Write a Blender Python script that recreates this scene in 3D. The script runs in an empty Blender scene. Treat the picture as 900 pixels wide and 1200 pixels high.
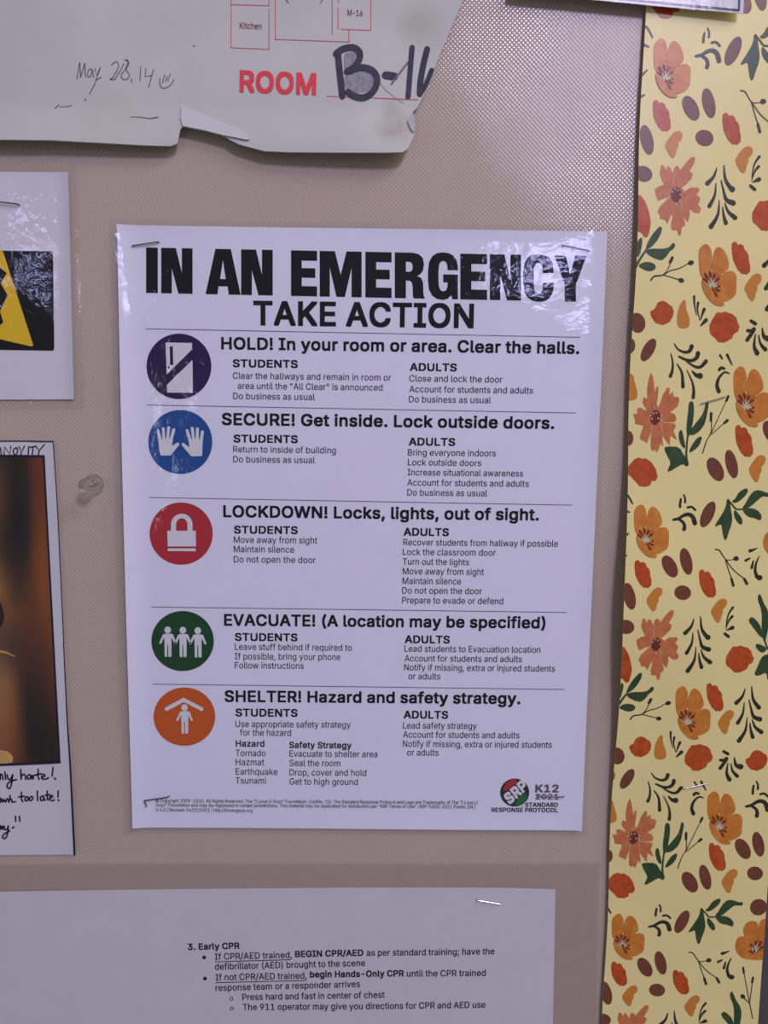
import bpy, bmesh, math, random
from mathutils import Vector, Matrix
from mathutils.geometry import tessellate_polygon, delaunay_2d_cdt

random.seed(7)
S = bpy.context.scene
COL = S.collection
ZC = 1.5                       # height of the poster's centre above the floor

# ------------------------------------------------------------------ camera
FPX = 890.0
_rx, _ry, _rz, _t = 0.110295, -0.011536, 0.01179, (-0.010902, 0.013804, 0.34933)
cx, sx = math.cos(_rx), math.sin(_rx); cy, sy = math.cos(_ry), math.sin(_ry); cz, sz = math.cos(_rz), math.sin(_rz)
RW = Matrix(((cz, -sz, 0), (sz, cz, 0), (0, 0, 1))) @ Matrix(((1, 0, 0), (0, cx, -sx), (0, sx, cx))) @ Matrix(((cy, 0, sy), (0, 1, 0), (-sy, 0, cy)))
CW = -(RW.transposed() @ Vector(_t))          # camera centre: x right, y down, z into the wall
def w2b(p):
    return Vector((p[0], p[2], ZC - p[1]))
cam = bpy.data.cameras.new('camera'); cam.sensor_fit = 'VERTICAL'; cam.sensor_height = 36.0; cam.sensor_width = 27.0
cam.lens = FPX / 1200 * 36.0; cam.clip_start = 0.01
cob = bpy.data.objects.new('camera', cam); COL.objects.link(cob); S.camera = cob
_r, _d, _f = (Vector(RW[i]) for i in range(3))
def w2bv(v): return Vector((v[0], v[2], -v[1]))
_m = Matrix((w2bv(_r), -w2bv(_d), -w2bv(_f))).transposed().to_4x4()
_m.translation = w2b(CW); cob.matrix_world = _m

# ------------------------------------------------------------------ light
S.view_settings.view_transform = 'Standard'; S.view_settings.look = 'None'
S.view_settings.gamma = 1.0; S.view_settings.exposure = -0.03
try: S.view_settings.use_curve_mapping = False
except Exception: pass
world = bpy.data.worlds.new('room_light'); S.world = world; world.use_nodes = True
world.node_tree.nodes['Background'].inputs[0].default_value = (0.95, 0.92, 1.0, 1)
world.node_tree.nodes['Background'].inputs[1].default_value = 0.17
def area(name, loc, size, energy, color, target=None):
    L = bpy.data.lights.new(name, 'AREA'); L.shape = 'RECTANGLE'; L.size, L.size_y = size; L.energy = energy; L.color = color
    o = bpy.data.objects.new(name, L); COL.objects.link(o); o.location = loc
    if target is not None: o.rotation_euler = (Vector(target) - Vector(loc)).to_track_quat('-Z', 'Y').to_euler()
    return o
# ceiling fixtures: two close by on the right, two farther back in the room
area('ceiling_light', (0.68, -1.75, ZC + 1.12), (0.32, 0.32), 20.0, (0.70, 0.63, 1.0), (0.1, -0.2, ZC))
area('ceiling_light', (0.9, -0.82, ZC + 1.17), (1.0, 0.3), 8.2, (1.0, 0.93, 0.84), (0.15, 0.0, ZC))
area('ceiling_light', (1.08, -4.6, ZC + 1.12), (0.45, 0.9), 24.0, (0.56, 0.52, 1.0), (1.08, -4.6, 0))
area('ceiling_light', (-2.15, -4.6, ZC + 1.06), (0.3, 0.7), 9.0, (0.56, 0.52, 1.0), (-2.15, -4.6, 0))
# a tall narrow window far behind on the left
area('window_light', (-1.72, -4.9, ZC + 0.35), (0.14, 1.5), 4.5, (0.78, 0.84, 1.0), (-0.1, 0.0, ZC))

# ------------------------------------------------------------------ helpers
def lin(c):
    c /= 255.0
    return c / 12.92 if c <= 0.04045 else ((c + 0.055) / 1.055) ** 2.4
REF = (160, 156, 174)
def C(r, g, b, k=0.52):
    """surface colour of something that looks (r, g, b) where white paper looks REF"""
    return tuple(min(0.95, k * lin(v) / lin(w)) for v, w in zip((r, g, b), REF))

def mat(name, col, rough=0.55, spec=0.35, col2=None, nscale=400.0, bump=0.0, bscale=1500.0, metal=0.0, alpha=None):
    m = bpy.data.materials.new(name); m.use_nodes = True
    nt = m.node_tree; b = nt.nodes['Principled BSDF']
    b.inputs['Base Color'].default_value = (*col, 1); b.inputs['Roughness'].default_value = rough
    b.inputs['Specular IOR Level'].default_value = spec; b.inputs['Metallic'].default_value = metal
    if col2 is not None or bump:
        g = nt.nodes.new('ShaderNodeNewGeometry')
    if col2 is not None:
        n = nt.nodes.new('ShaderNodeTexNoise'); n.inputs['Scale'].default_value = nscale; n.inputs['Detail'].default_value = 3
        nt.links.new(g.outputs['Position'], n.inputs['Vector'])
        r = nt.nodes.new('ShaderNodeMapRange'); r.inputs[1].default_value = 0.35; r.inputs[2].default_value = 0.65
        nt.links.new(n.outputs['Fac'], r.inputs[0])
        x = nt.nodes.new('ShaderNodeMix'); x.data_type = 'RGBA'
        x.inputs[6].default_value = (*col, 1); x.inputs[7].default_value = (*col2, 1)
        nt.links.new(r.outputs[0], x.inputs[0]); nt.links.new(x.outputs[2], b.inputs['Base Color'])
    if bump:
        n = nt.nodes.new('ShaderNodeTexNoise'); n.inputs['Scale'].default_value = bscale; n.inputs['Detail'].default_value = 3
        nt.links.new(g.outputs['Position'], n.inputs['Vector'])
        bp = nt.nodes.new('ShaderNodeBump'); bp.inputs['Strength'].default_value = 1.0; bp.inputs['Distance'].default_value = bump
        nt.links.new(n.outputs['Fac'], bp.inputs['Height']); nt.links.new(bp.outputs[0], b.inputs['Normal'])
    return m

def film_mat(name, tint=(0.97, 0.97, 0.98), rough=0.045, waves=((30.0, 0.0008), (260.0, 0.00010), (1400.0, 0.000014)), r0=0.055):
    """clear laminating film: lets light through, mirrors a little of it, slightly rippled"""
    m = bpy.data.materials.new(name); m.use_nodes = True; nt = m.node_tree
    nt.nodes.remove(nt.nodes['Principled BSDF']); out = nt.nodes['Material Output']
    t = nt.nodes.new('ShaderNodeBsdfTransparent'); t.inputs[0].default_value = (*tint, 1)
    gl = nt.nodes.new('ShaderNodeBsdfGlossy'); gl.inputs['Roughness'].default_value = rough
    g = nt.nodes.new('ShaderNodeNewGeometry'); prev = None
    for sc, am in waves:
        n = nt.nodes.new('ShaderNodeTexNoise'); n.inputs['Scale'].default_value = sc; n.inputs['Detail'].default_value = 2
        nt.links.new(g.outputs['Position'], n.inputs['Vector'])
        bp = nt.nodes.new('ShaderNodeBump'); bp.inputs['Strength'].default_value = 1.0; bp.inputs['Distance'].default_value = am
        nt.links.new(n.outputs['Fac'], bp.inputs['Height'])
        if prev is not None: nt.links.new(prev.outputs[0], bp.inputs['Normal'])
        prev = bp
    # a thin film reflects the same from both sides: Schlick's curve on the viewing angle
    lw = nt.nodes.new('ShaderNodeLayerWeight'); pw = nt.nodes.new('ShaderNodeMath'); pw.operation = 'POWER'; pw.inputs[1].default_value = 5.0
    nt.links.new(lw.outputs['Facing'], pw.inputs[0])
    fr = nt.nodes.new('ShaderNodeMapRange'); fr.inputs[3].default_value = r0; fr.inputs[4].default_value = 1.0
    nt.links.new(pw.outputs[0], fr.inputs[0])
    nt.links.new(prev.outputs[0], gl.inputs['Normal'])
    mx = nt.nodes.new('ShaderNodeMixShader')
    nt.links.new(fr.outputs[0], mx.inputs[0]); nt.links.new(t.outputs[0], mx.inputs[1]); nt.links.new(gl.outputs[0], mx.inputs[2])
    nt.links.new(mx.outputs[0], out.inputs['Surface'])
    return m

def at(px, py, d=0.0):
    """photo pixel -> (u right, v up) on the plane that stands d metres in front of the board; d may be a function of (u, v)"""
    ray = RW.transposed() @ Vector(((px - 450.0) / FPX, (py - 600.0) / FPX, 1.0))
    dd = d(0, 0) if callable(d) else d
    for _ in range(4 if callable(d) else 1):
        k = (-dd - CW[2]) / ray[2]
        u, v = CW[0] + ray[0] * k, -(CW[1] + ray[1] * k)
        if callable(d): dd = d(u, v)
    return u, v
def pxm(x, y):                  # metres per photo pixel near (x, y)
    a, b = at(x - 5, y), at(x + 5, y)
    return (b[0] - a[0]) / 10.0

class Mesh:
    """collects faces in board coordinates (u, v, d)"""
    def __init__(s): s.v, s.f, s.m = [], [], []
    def add(s, pts, faces, mi=0):
        o = len(s.v); s.v += pts
        for f in faces: s.f.append(tuple(i + o for i in f)); s.m.append(mi)
def dval(d, u, v): return d(u, v) if callable(d) else d

def tri_poly(loops):
    pts = [p for l in loops for p in l]
    tris = tessellate_polygon([[Vector((p[0], p[1], 0)) for p in l] for l in loops])
    return pts, [t for t in tris]
def fix_ccw(pts, tris):         # all triangles face the viewer
    out = []
    for a, b, c in tris:
        A = (pts[b][0] - pts[a][0]) * (pts[c][1] - pts[a][1]) - (pts[b][1] - pts[a][1]) * (pts[c][0] - pts[a][0])
        if abs(A) > 1e-13: out.append((a, b, c) if A > 0 else (a, c, b))
    return out
def split_tris(pts, tris, lmax):
    """split until no edge is longer than lmax, so that flat print can follow a curved sheet"""
    pts = list(pts); work = list(tris); done = []; mid = {}
    while work:
        a, b, c = work.pop()
        e = sorted(((math.dist(pts[a], pts[b]), a, b, c), (math.dist(pts[b], pts[c]), b, c, a), (math.dist(pts[c], pts[a]), c, a, b)))[-1]
        if e[0] <= lmax: done.append((a, b, c)); continue
        _, i, j, k = e; key = (min(i, j), max(i, j))
        if key not in mid: mid[key] = len(pts); pts.append(((pts[i][0] + pts[j][0]) / 2, (pts[i][1] + pts[j][1]) / 2))
        q = mid[key]; work += [(i, q, k), (q, j, k)]
    return pts, done
def fill(M, loops, d, mi=0, lmax=None, clip=None):
    """loops of (u, v); filled polygon with holes, lying at depth d"""
    pts, tris = tri_poly(loops); tris = fix_ccw(pts, tris)
    if clip:
        np_, nt_ = [], []
        for t in tris:
            poly = clip([pts[i] for i in t])
            if len(poly) < 3: continue
            o = len(np_); np_ += poly; nt_ += [(o, o + i, o + i + 1) for i in range(1, len(poly) - 1)]
        pts, tris = np_, fix_ccw(np_, nt_)
    if lmax: pts, tris = split_tris(pts, tris, lmax)
    if tris: M.add([(u, v, dval(d, u, v)) for u, v in pts], tris, mi)
def pp(pts, d=0.0): return [at(x, y, d) for x, y in pts]
def chaikin(p, n=1, closed=True):
    for _ in range(n):
        q = []
        N = len(p)
        for i in range(N if closed else N - 1):
            a, b = p[i], p[(i + 1) % N]
            q += [(a[0] * .75 + b[0] * .25, a[1] * .75 + b[1] * .25), (a[0] * .25 + b[0] * .75, a[1] * .25 + b[1] * .75)]
        p = q if closed else [p[0]] + q + [p[-1]]
    return p
def poly(M, pts, d, mi=0, smooth=0, lmax=None):
    fill(M, [pp(chaikin(pts, smooth) if smooth else pts, d)], d, mi, lmax)
def strip_pts(pts, ws):
    """outline of a tapering stroke; pts and widths in the same unit"""
    n = len(pts); L, R = [], []
    for i in range(n):
        a, b = pts[max(0, i - 1)], pts[min(n - 1, i + 1)]
        dx, dy = b[0] - a[0], b[1] - a[1]; l = math.hypot(dx, dy) or 1e-9
        nx, ny = -dy / l * ws[i] / 2, dx / l * ws[i] / 2
        L.append((pts[i][0] + nx, pts[i][1] + ny)); R.append((pts[i][0] - nx, pts[i][1] - ny))
    return L, R
def resample(pts, ws, n=4):
    if len(pts) < 3:
        return [tuple(pts[0]), ((pts[0][0] + pts[1][0]) / 2, (pts[0][1] + pts[1][1]) / 2), tuple(pts[1])], [ws[0], (ws[0] + ws[-1]) / 2, ws[-1]]
    P, W = [], []
    for i in range(len(pts) - 1):
        p0, p1, p2, p3 = pts[max(0, i - 1)], pts[i], pts[i + 1], pts[min(len(pts) - 1, i + 2)]
        for j in range(n):
            t = j / n
            P.append(tuple(0.5 * (2 * p1[k] + (p2[k] - p0[k]) * t + (2 * p0[k] - 5 * p1[k] + 4 * p2[k] - p3[k]) * t * t + (3 * p1[k] - p0[k] - 3 * p2[k] + p3[k]) * t ** 3) for k in (0, 1)))
            W.append(ws[i] * (1 - t) + ws[i + 1] * t)
    P.append(tuple(pts[-1])); W.append(ws[-1]); return P, W
def widths(n, w0, w1): return [w0 + (w1 - w0) * i / max(1, n - 1) for i in range(n)]
def stroke_outline(pts, w0, w1=None, smooth=True, cap=True):
    w1 = w0 if w1 is None else w1
    ws = widths(len(pts), w0, w1)
    if smooth: pts, ws = resample(pts, ws)
    L, R = strip_pts(pts, ws)
    def arc(c, p, q, w):
        a0 = math.atan2(p[1] - c[1], p[0] - c[0]); out = []
        for k in (1, 2, 3): a = a0 - math.pi * k / 4; out.append((c[0] + w / 2 * math.cos(a), c[1] + w / 2 * math.sin(a)))
        return out
    e = arc(pts[-1], L[-1], R[-1], ws[-1]) if cap else []
    s = arc(pts[0], R[0], L[0], ws[0]) if cap else []
    return L, R, e, s
def ribbon(M, pts, w0, d, w1=None, mi=0, smooth=True, clip=None, off=(0, 0), unit=1.0, cap=True, dv=0.0):
    """pen stroke through photo pixels"""
    L, R, e, s = stroke_outline(pts, w0, w1, smooth, cap)
    T = lambda q: [(u + off[0], v + off[1] + dv) for u, v in pp(q, d)]
    L, R, e, s = T(L), T(R), T(e), T(s)
    n = len(L); P = L + R; F = []
    for i in range(n - 1): F += [(i, i + 1, n + i + 1), (i, n + i + 1, n + i)]
    if cap:
        o = len(P); P += e; ch = [n - 1] + [o + k for k in range(3)] + [2 * n - 1]
        F += [(ch[0], ch[k], ch[k + 1]) for k in range(1, 4)]
        o = len(P); P += s; ch = [n] + [o + k for k in range(3)] + [0]
        F += [(ch[0], ch[k], ch[k + 1]) for k in range(1, 4)]
    F = fix_ccw(P, F)
    if clip:
        np_, nt_ = [], []
        for t in F:
            q = clip([P[i] for i in t])
            if len(q) < 3: continue
            o = len(np_); np_ += q; nt_ += [(o, o + i, o + i + 1) for i in range(1, len(q) - 1)]
        P, F = np_, fix_ccw(np_, nt_)
    if F: M.add([(u, v, dval(d, u, v)) for u, v in P], F, mi)
def ell(cx_, cy_, rx, ry, deg=0, n=28):
    a = math.radians(deg); o = []
    for i in range(n):
        t = 2 * math.pi * i / n; x, y = rx * math.cos(t), ry * math.sin(t)
        o.append((cx_ + x * math.cos(a) - y * math.sin(a), cy_ + x * math.sin(a) + y * math.cos(a)))
    return o

LOC = {}
def build(name, M, mats, parent=None, thick=0.0, smooth=False):
    me = bpy.data.meshes.new(name)
    o0 = LOC[parent.name] if parent is not None else Vector((0, 0, 0))
    vs = [Vector((u, -d, ZC + v)) for u, v, d in M.v]
    if parent is None:
        o0 = sum(vs, Vector()) / len(vs)
    me.from_pydata([v - o0 for v in vs], [], M.f)
    mats = mats if isinstance(mats, (list, tuple)) else [mats]
    for m in mats: me.materials.append(m)
    for p, mi in zip(me.polygons, M.m): p.material_index = mi; p.use_smooth = smooth
    me.update()
    o = bpy.data.objects.new(name, me); COL.objects.link(o)
    if parent is None: o.location = o0; LOC[o.name] = o0
    else: o.parent = parent; LOC[o.name] = o0
    if thick:
        s = o.modifiers.new('thickness', 'SOLIDIFY'); s.thickness = thick; s.offset = -1.0
        if smooth:
            e = o.modifiers.new('crisp_edges', 'EDGE_SPLIT'); e.split_angle = math.radians(35)
    return o
def thing(name, label, cat, u, v, d=0.0, group=None):
    o = bpy.data.objects.new(name, None); COL.objects.link(o); o.empty_display_size = 0.01
    o.location = (u, -d, ZC + v); LOC[o.name] = Vector(o.location)
    o['label'] = label; o['category'] = cat
    if group: o['group'] = group
    return o
def tag(o, label, cat, group=None):
    o['label'] = label; o['category'] = cat
    if group: o['group'] = group
    return o
def plabel(o, s): o['label'] = s; return o

def sheet(corners, d, nu=24, nv=24, M=None):
    """a sheet through four (u, v) corners: top left, top right, bottom right, bottom left"""
    M = M or Mesh(); tl, tr, br, bl = corners; P, F = [], []
    for j in range(nv + 1):
        t = j / nv
        for i in range(nu + 1):
            s = i / nu
            u = (tl[0] * (1 - s) + tr[0] * s) * (1 - t) + (bl[0] * (1 - s) + br[0] * s) * t
            v = (tl[1] * (1 - s) + tr[1] * s) * (1 - t) + (bl[1] * (1 - s) + br[1] * s) * t
            P.append((u, v, dval(d, u, v)))
    w = nu + 1
    for j in range(nv):
        for i in range(nu): a = j * w + i; F.append((a, a + w, a + w + 1, a + 1))
    M.add(P, F); return M
def rise(t): t = max(0.0, min(1.0, t)); return t * t * (3 - 2 * t)

# ------------------------------------------------------------------ lettering: outlines of a plain sans serif
# character code: advance, then one outline (x, y, x, y, ...) per contour, in thousandths
GLYPHS = {
 33: [196, [67,160,63,509,132,509,128,160], [98,-4,81,-1,66,9,56,24,52,41,56,58,66,73,81,83,98,86,116,83,130,73,140,58,143,41,140,24,130,9,116,-1]],
 34: [321, [78,318,70,509,136,509,128,318], [193,318,185,509,250,509,243,318]],
 35: [440, [242,0,326,509,377,509,294,0], [10,140,19,192,400,192,391,140], [64,0,147,509,198,509,115,0], [40,316,49,368,429,368,421,316]],
 36: [447, [202,-74,202,583,244,583,244,-74], [224,-9,172,-4,128,9,91,31,64,60,46,96,38,137,104,137,110,110,123,88,142,71,166,59,194,52,224,49,257,52,286,60,311,74,329,92,341,114,346,139,342,161,332,179,316,193,296,205,245,222,184,239,128,260,86,289,60,326,52,372,58,413,75,448,102,476,138,498,180,511,227,516,275,511,316,498,351,476,377,449,394,415,401,378,337,378,326,412,302,437,267,453,225,459,194,456,167,448,145,435,129,418,118,398,115,376,119,352,131,334,148,319,169,308,212,293,264,279,312,264,359,238,379,220,395,198,405,171,408,139,403,99,386,64,360,34,323,11,278,-4]],
 37: [676, [175,283,146,286,121,297,101,314,86,335,78,360,75,388,75,412,78,440,87,464,101,486,121,503,146,513,175,517,206,513,230,503,250,486,264,464,273,440,276,412,276,388,273,360,264,335,250,314,230,297,205,286], [175,327,198,332,212,346,221,365,223,388,223,412,221,435,213,454,198,468,175,473,153,468,138,454,130,435,127,412,127,388,130,365,138,346,153,332], [501,-10,471,-6,446,5,426,21,412,43,403,68,400,95,400,120,403,147,412,172,427,194,447,210,471,221,501,225,531,221,556,210,576,194,590,172,598,147,601,120,601,95,598,68,589,43,575,21,555,5,531,-6], [501,35,523,39,538,53,546,73,549,95,549,120,546,142,538,162,524,176,501,180,479,176,464,162,456,142,453,120,453,95,455,73,464,53,479,39], [132,0,482,509,540,509,191,0]],
 38: [448, [197,-7,150,-2,110,12,78,34,54,62,39,96,34,133,37,163,47,189,63,213,85,235,140,279,216,335,237,352,255,375,262,405,258,427,245,445,226,457,201,461,168,453,145,431,139,416,137,399,145,363,169,327,204,284,438,0,364,0,171,231,121,293,87,344,78,370,75,398,79,430,91,458,109,481,134,499,165,510,200,513,235,510,266,499,290,482,308,459,320,433,324,404,315,362,291,325,256,293,154,217,128,195,110,174,100,154,97,131,100,108,109,87,124,70,143,57,166,49,193,46,223,50,251,59,278,75,301,95,321,121,336,151,346,186,349,224,408,224,405,180,397,144,371,92,345,62,333,47,305,23,271,7,234,-3]],
 39: [206, [78,318,70,509,136,509,128,318]],
 40: [273, [89,207,92,264,101,324,114,384,132,441,153,494,177,539,236,539,191,428,161,313,154,258,151,207,160,115,188,16,236,-96,177,-96,139,-21,111,55,95,131]],
 41: [273, [37,-96,86,18,113,116,122,207,119,258,112,313,82,428,37,539,97,539,121,494,142,441,159,384,173,323,181,264,184,207,178,130,161,53,134,-22,97,-96]],
 42: [453, [201,223,206,331,114,272,89,315,186,365,89,415,114,459,206,400,201,509,250,509,246,400,337,459,362,415,266,365,362,315,337,272,246,331,250,223]],
 43: [453, [198,34,198,364,255,364,255,34], [61,172,61,226,391,226,391,172]],
 44: [188, [38,-119,68,71,137,71,84,-119]],
 45: [453, [337,244,337,188,114,188,114,244]],
 46: [188, [95,-4,78,-1,63,9,53,24,50,41,53,59,63,73,78,83,95,87,113,83,128,73,138,59,141,41,138,24,128,9,113,-1]],
 47: [249, [235,533,71,-76,14,-76,178,533]],
 48: [453, [227,-7,174,1,130,24,95,62,69,113,53,178,48,254,53,330,69,395,95,447,130,484,174,508,227,516,279,508,323,484,358,447,384,395,400,330,405,254,400,178,384,113,359,62,323,24,279,1], [227,50,261,56,290,74,313,103,330,144,340,194,344,254,340,314,330,365,313,405,290,435,261,453,227,460,192,453,163,435,140,405,123,365,113,314,109,254,113,194,123,144,140,103,163,74,192,56]],
 49: [453, [76,0,76,55,391,55,391,0], [276,509,276,0,212,0,212,448,209,448,86,358,86,427,198,509]],
 50: [453, [64,0,64,47,234,229,282,282,311,327,318,348,320,371,317,397,308,419,293,436,273,449,250,457,224,460,196,457,172,447,153,433,139,413,130,390,127,362,66,362,71,405,86,442,111,473,143,496,182,511,225,516,268,511,306,497,337,474,361,445,376,411,381,372,378,345,371,318,357,290,336,259,267,180,153,60,153,57,389,57,389,0]],
 51: [453, [218,-7,173,-3,133,10,98,30,70,57,52,91,44,132,109,132,115,107,126,87,144,71,165,59,191,52,219,50,248,53,275,61,297,74,315,93,325,116,329,145,326,172,316,196,299,217,275,234,242,244,201,248,157,248,157,299,288,448,288,452,70,452,70,509,372,509,372,461,211,278,211,289,264,288,308,276,344,253,371,222,387,186,393,145,387,103,370,66,344,36,309,12,266,-2]],
 52: [453, [40,105,40,158,247,509,311,509,109,166,109,163,413,163,413,105], [282,0,282,121,282,146,282,318,343,318,343,0]],
 53: [453, [221,-7,178,-2,140,11,108,32,83,60,66,93,60,130,122,130,127,108,138,89,154,73,173,60,196,52,221,50,250,53,276,64,298,82,314,104,324,131,328,162,324,193,314,221,297,244,275,262,248,273,218,277,167,268,145,258,128,246,67,253,96,509,366,509,366,452,151,452,134,301,136,301,155,315,178,325,203,331,229,334,263,330,294,321,321,306,345,285,364,260,379,231,388,199,391,163,385,117,369,76,343,41,309,15,268,-1]],
 54: [453, [226,-7,182,-1,142,15,109,40,84,74,69,115,64,162,68,199,80,239,102,285,137,340,252,509,322,509,151,261,145,261,165,288,196,307,235,314,278,309,316,295,346,271,370,240,384,201,389,157,384,112,368,73,343,39,310,14,271,-2], [226,48,254,52,279,63,299,79,314,101,324,128,327,157,324,187,314,213,299,235,279,251,254,262,226,265,198,262,174,252,153,235,138,214,128,188,125,158,128,128,138,102,153,79,174,63,198,52]],
 55: [453, [97,0,323,448,323,452,62,452,62,509,391,509,391,449,165,0]],
 56: [453, [226,-7,178,-2,136,11,101,33,74,62,57,96,52,135,55,166,65,195,81,220,101,241,125,256,153,265,153,267,119,282,93,308,76,342,70,380,75,417,90,450,114,477,146,498,184,511,226,516,269,511,306,498,337,477,361,450,377,417,382,380,376,342,359,308,333,282,300,267,300,265,327,256,351,241,372,220,387,195,397,166,401,135,395,96,378,62,352,33,317,11,275,-2], [226,49,258,52,285,60,307,74,323,91,333,113,337,139,333,165,322,189,305,208,283,223,256,232,226,235,196,232,169,223,147,208,130,189,119,165,115,139,119,113,129,91,145,74,167,60,195,52], [226,290,252,292,274,300,293,313,307,330,316,351,319,376,316,399,308,420,294,437,275,449,252,457,226,460,200,457,177,449,159,437,145,420,136,399,133,376,136,351,145,330,159,313,178,300,201,292]],
 57: [453, [226,516,271,510,310,494,343,468,368,434,384,393,389,347,385,309,373,270,350,224,315,168,200,0,130,0,301,248,307,248,287,221,257,202,218,195,175,199,137,214,106,237,83,269,68,307,64,352,69,397,85,436,110,469,143,494,182,510], [226,460,199,457,174,446,154,429,138,407,129,381,125,352,129,322,138,295,154,274,174,257,199,247,226,243,254,247,279,257,299,273,314,295,324,321,327,350,324,381,314,407,299,429,279,446,254,457]],
 58: [188, [95,-4,78,-1,63,9,53,24,50,41,53,59,63,73,78,83,95,87,113,83,128,73,138,59,141,41,138,24,128,9,113,-1], [95,271,78,274,63,284,53,299,50,316,53,334,63,349,78,359,95,362,113,359,128,349,138,334,141,316,138,299,128,284,113,274]],
 59: [188, [38,-119,68,71,137,71,84,-119], [103,271,86,274,71,284,61,299,58,316,61,334,71,349,86,359,103,362,121,359,136,349,146,334,149,316,146,299,136,284,121,274]],
 60: [453, [65,178,65,220,388,383,388,316,142,200,144,204,144,194,142,198,388,81,388,15]],
 61: [453, [72,245,72,301,381,301,381,245], [72,97,72,153,381,153,381,97]],
 62: [453, [387,178,65,15,65,81,310,198,308,194,308,204,310,200,65,316,65,383,387,220]],
 63: [358, [132,152,132,159,134,200,141,230,153,252,168,269,209,298,230,314,247,334,258,357,262,384,259,406,250,425,237,441,220,452,200,459,178,462,157,459,137,453,120,441,106,425,96,404,92,378,27,378,33,418,49,452,73,479,103,499,138,511,178,516,219,511,255,498,284,478,306,451,319,418,324,382,319,344,306,311,284,284,254,261,219,235,200,205,194,158,194,152], [164,-4,146,-1,131,9,121,24,118,41,121,58,131,73,146,83,164,86,181,83,196,73,206,58,209,41,206,24,196,9,181,-1]],
 64: [676, [355,-135,284,-130,221,-114,167,-88,122,-53,87,-8,61,46,45,109,40,179,46,248,61,309,87,363,123,408,167,444,220,470,281,486,349,492,415,486,472,469,522,442,562,407,594,366,617,319,631,268,635,215,631,142,625,107,615,76,599,49,579,28,551,15,517,11,476,17,441,36,429,50,423,68,420,68,408,48,388,30,361,17,326,13,285,18,251,35,224,62,204,96,192,137,188,182,193,226,207,265,228,297,257,322,291,338,330,343,360,340,385,331,404,319,416,306,419,306,419,335,474,335,474,110,476,91,485,74,499,63,518,59,540,63,557,76,568,97,576,127,581,215,577,259,567,301,548,339,523,373,490,402,450,424,402,438,347,442,292,438,242,424,199,402,164,372,135,334,115,289,102,236,98,178,102,119,115,66,135,21,165,-17,201,-46,246,-68,298,-81,357,-85,412,-80,458,-69,489,-59,504,-107,464,-120,411,-131], [329,65,359,68,382,78,400,95,412,118,419,148,422,185,419,221,411,249,399,269,381,282,358,289,331,292,305,288,283,277,265,260,252,239,244,213,242,185,244,154,251,125,262,101,279,81,301,69]],
 65: [480, [16,0,201,509,276,509,463,0,395,0,287,302,264,372,232,478,245,478,213,371,191,302,85,0], [110,142,110,199,370,199,370,142]],
 66: [456, [60,0,60,509,241,509,289,504,329,491,359,469,381,442,394,410,398,374,395,344,387,320,373,301,356,286,315,267,315,262,339,257,363,245,385,227,402,203,414,173,418,136,413,100,400,67,377,39,344,18,301,4,247,0], [125,57,245,57,296,63,330,80,349,105,355,137,352,161,342,184,327,203,306,218,279,228,248,231,125,231], [125,285,238,285,265,288,288,296,308,309,323,326,333,348,336,372,330,403,313,429,283,446,240,452,125,452]],
 67: [510, [267,-7,205,1,150,25,104,63,70,115,48,179,40,254,48,329,70,393,104,445,150,484,205,508,267,516,305,513,340,504,373,490,402,471,427,447,448,418,463,385,473,348,408,348,401,373,389,395,357,428,315,449,267,456,223,450,184,432,150,403,125,364,109,314,103,254,109,194,125,145,151,105,184,76,223,59,267,53,315,60,357,81,389,114,408,160,473,160,463,124,448,91,428,62,402,38,373,19,341,5,305,-4]],
 68: [502, [219,0,96,0,96,57,215,57,272,63,318,81,354,110,379,149,394,198,399,255,394,312,379,361,354,399,320,428,275,446,221,452,93,452,93,509,225,509,294,501,353,478,399,441,433,391,455,329,462,255,455,181,433,119,398,68,351,31,291,8], [125,509,125,0,60,0,60,509]],
 69: [419, [60,0,60,509,372,509,372,452,125,452,125,286,355,286,355,229,125,229,125,57,375,57,375,0]],
 70: [410, [60,0,60,509,369,509,369,452,125,452,125,278,346,278,346,221,125,221,125,0]],
 71: [520, [269,-7,205,1,149,25,104,64,69,116,47,179,40,254,47,329,69,393,103,445,149,484,203,508,265,516,304,513,340,504,374,489,403,469,429,445,449,416,465,384,474,349,408,349,387,393,356,427,315,448,265,456,222,450,183,432,150,404,125,364,109,314,103,254,109,194,125,145,151,105,184,76,224,59,269,53,309,57,345,71,374,93,396,123,410,160,415,202,434,199,283,199,283,256,478,256,478,200,471,141,451,91,419,50,377,19,326,0]],
 72: [517, [60,0,60,509,125,509,125,289,392,289,392,509,457,509,457,0,392,0,392,232,125,232,125,0]],
 73: [300, [31,0,31,57,118,57,118,452,31,452,31,509,269,509,269,452,183,452,183,57,269,57,269,0]],
 74: [396, [185,-7,124,3,75,33,44,81,33,145,33,173,98,173,98,145,104,104,122,74,149,56,185,50,220,56,248,74,266,104,272,145,272,509,336,509,336,145,326,81,294,33,246,3]],
 75: [467, [104,145,104,216,139,261,174,303,212,344,364,509,448,509,231,276,228,276], [60,0,60,509,125,509,125,334,124,225,125,193,125,0], [372,0,188,259,228,309,449,0]],
 76: [393, [60,0,60,509,125,509,125,57,361,57,361,0]],
 77: [628, [60,0,60,509,152,509,277,187,287,159,299,123,311,84,322,49,307,49,318,83,330,121,342,158,352,187,476,509,568,509,568,0,504,0,504,291,504,327,505,369,506,413,507,457,513,457,498,409,482,363,467,322,456,291,342,0,286,0,170,291,159,321,145,361,129,408,112,457,119,457,120,416,121,372,122,328,122,291,122,0]],
 78: [523, [60,0,60,509,136,509,343,183,363,151,388,107,414,55,405,54,401,108,399,157,399,195,399,509,463,509,463,0,387,0,202,290,177,331,148,381,108,452,119,454,122,384,124,328,125,291,125,0]],
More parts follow.
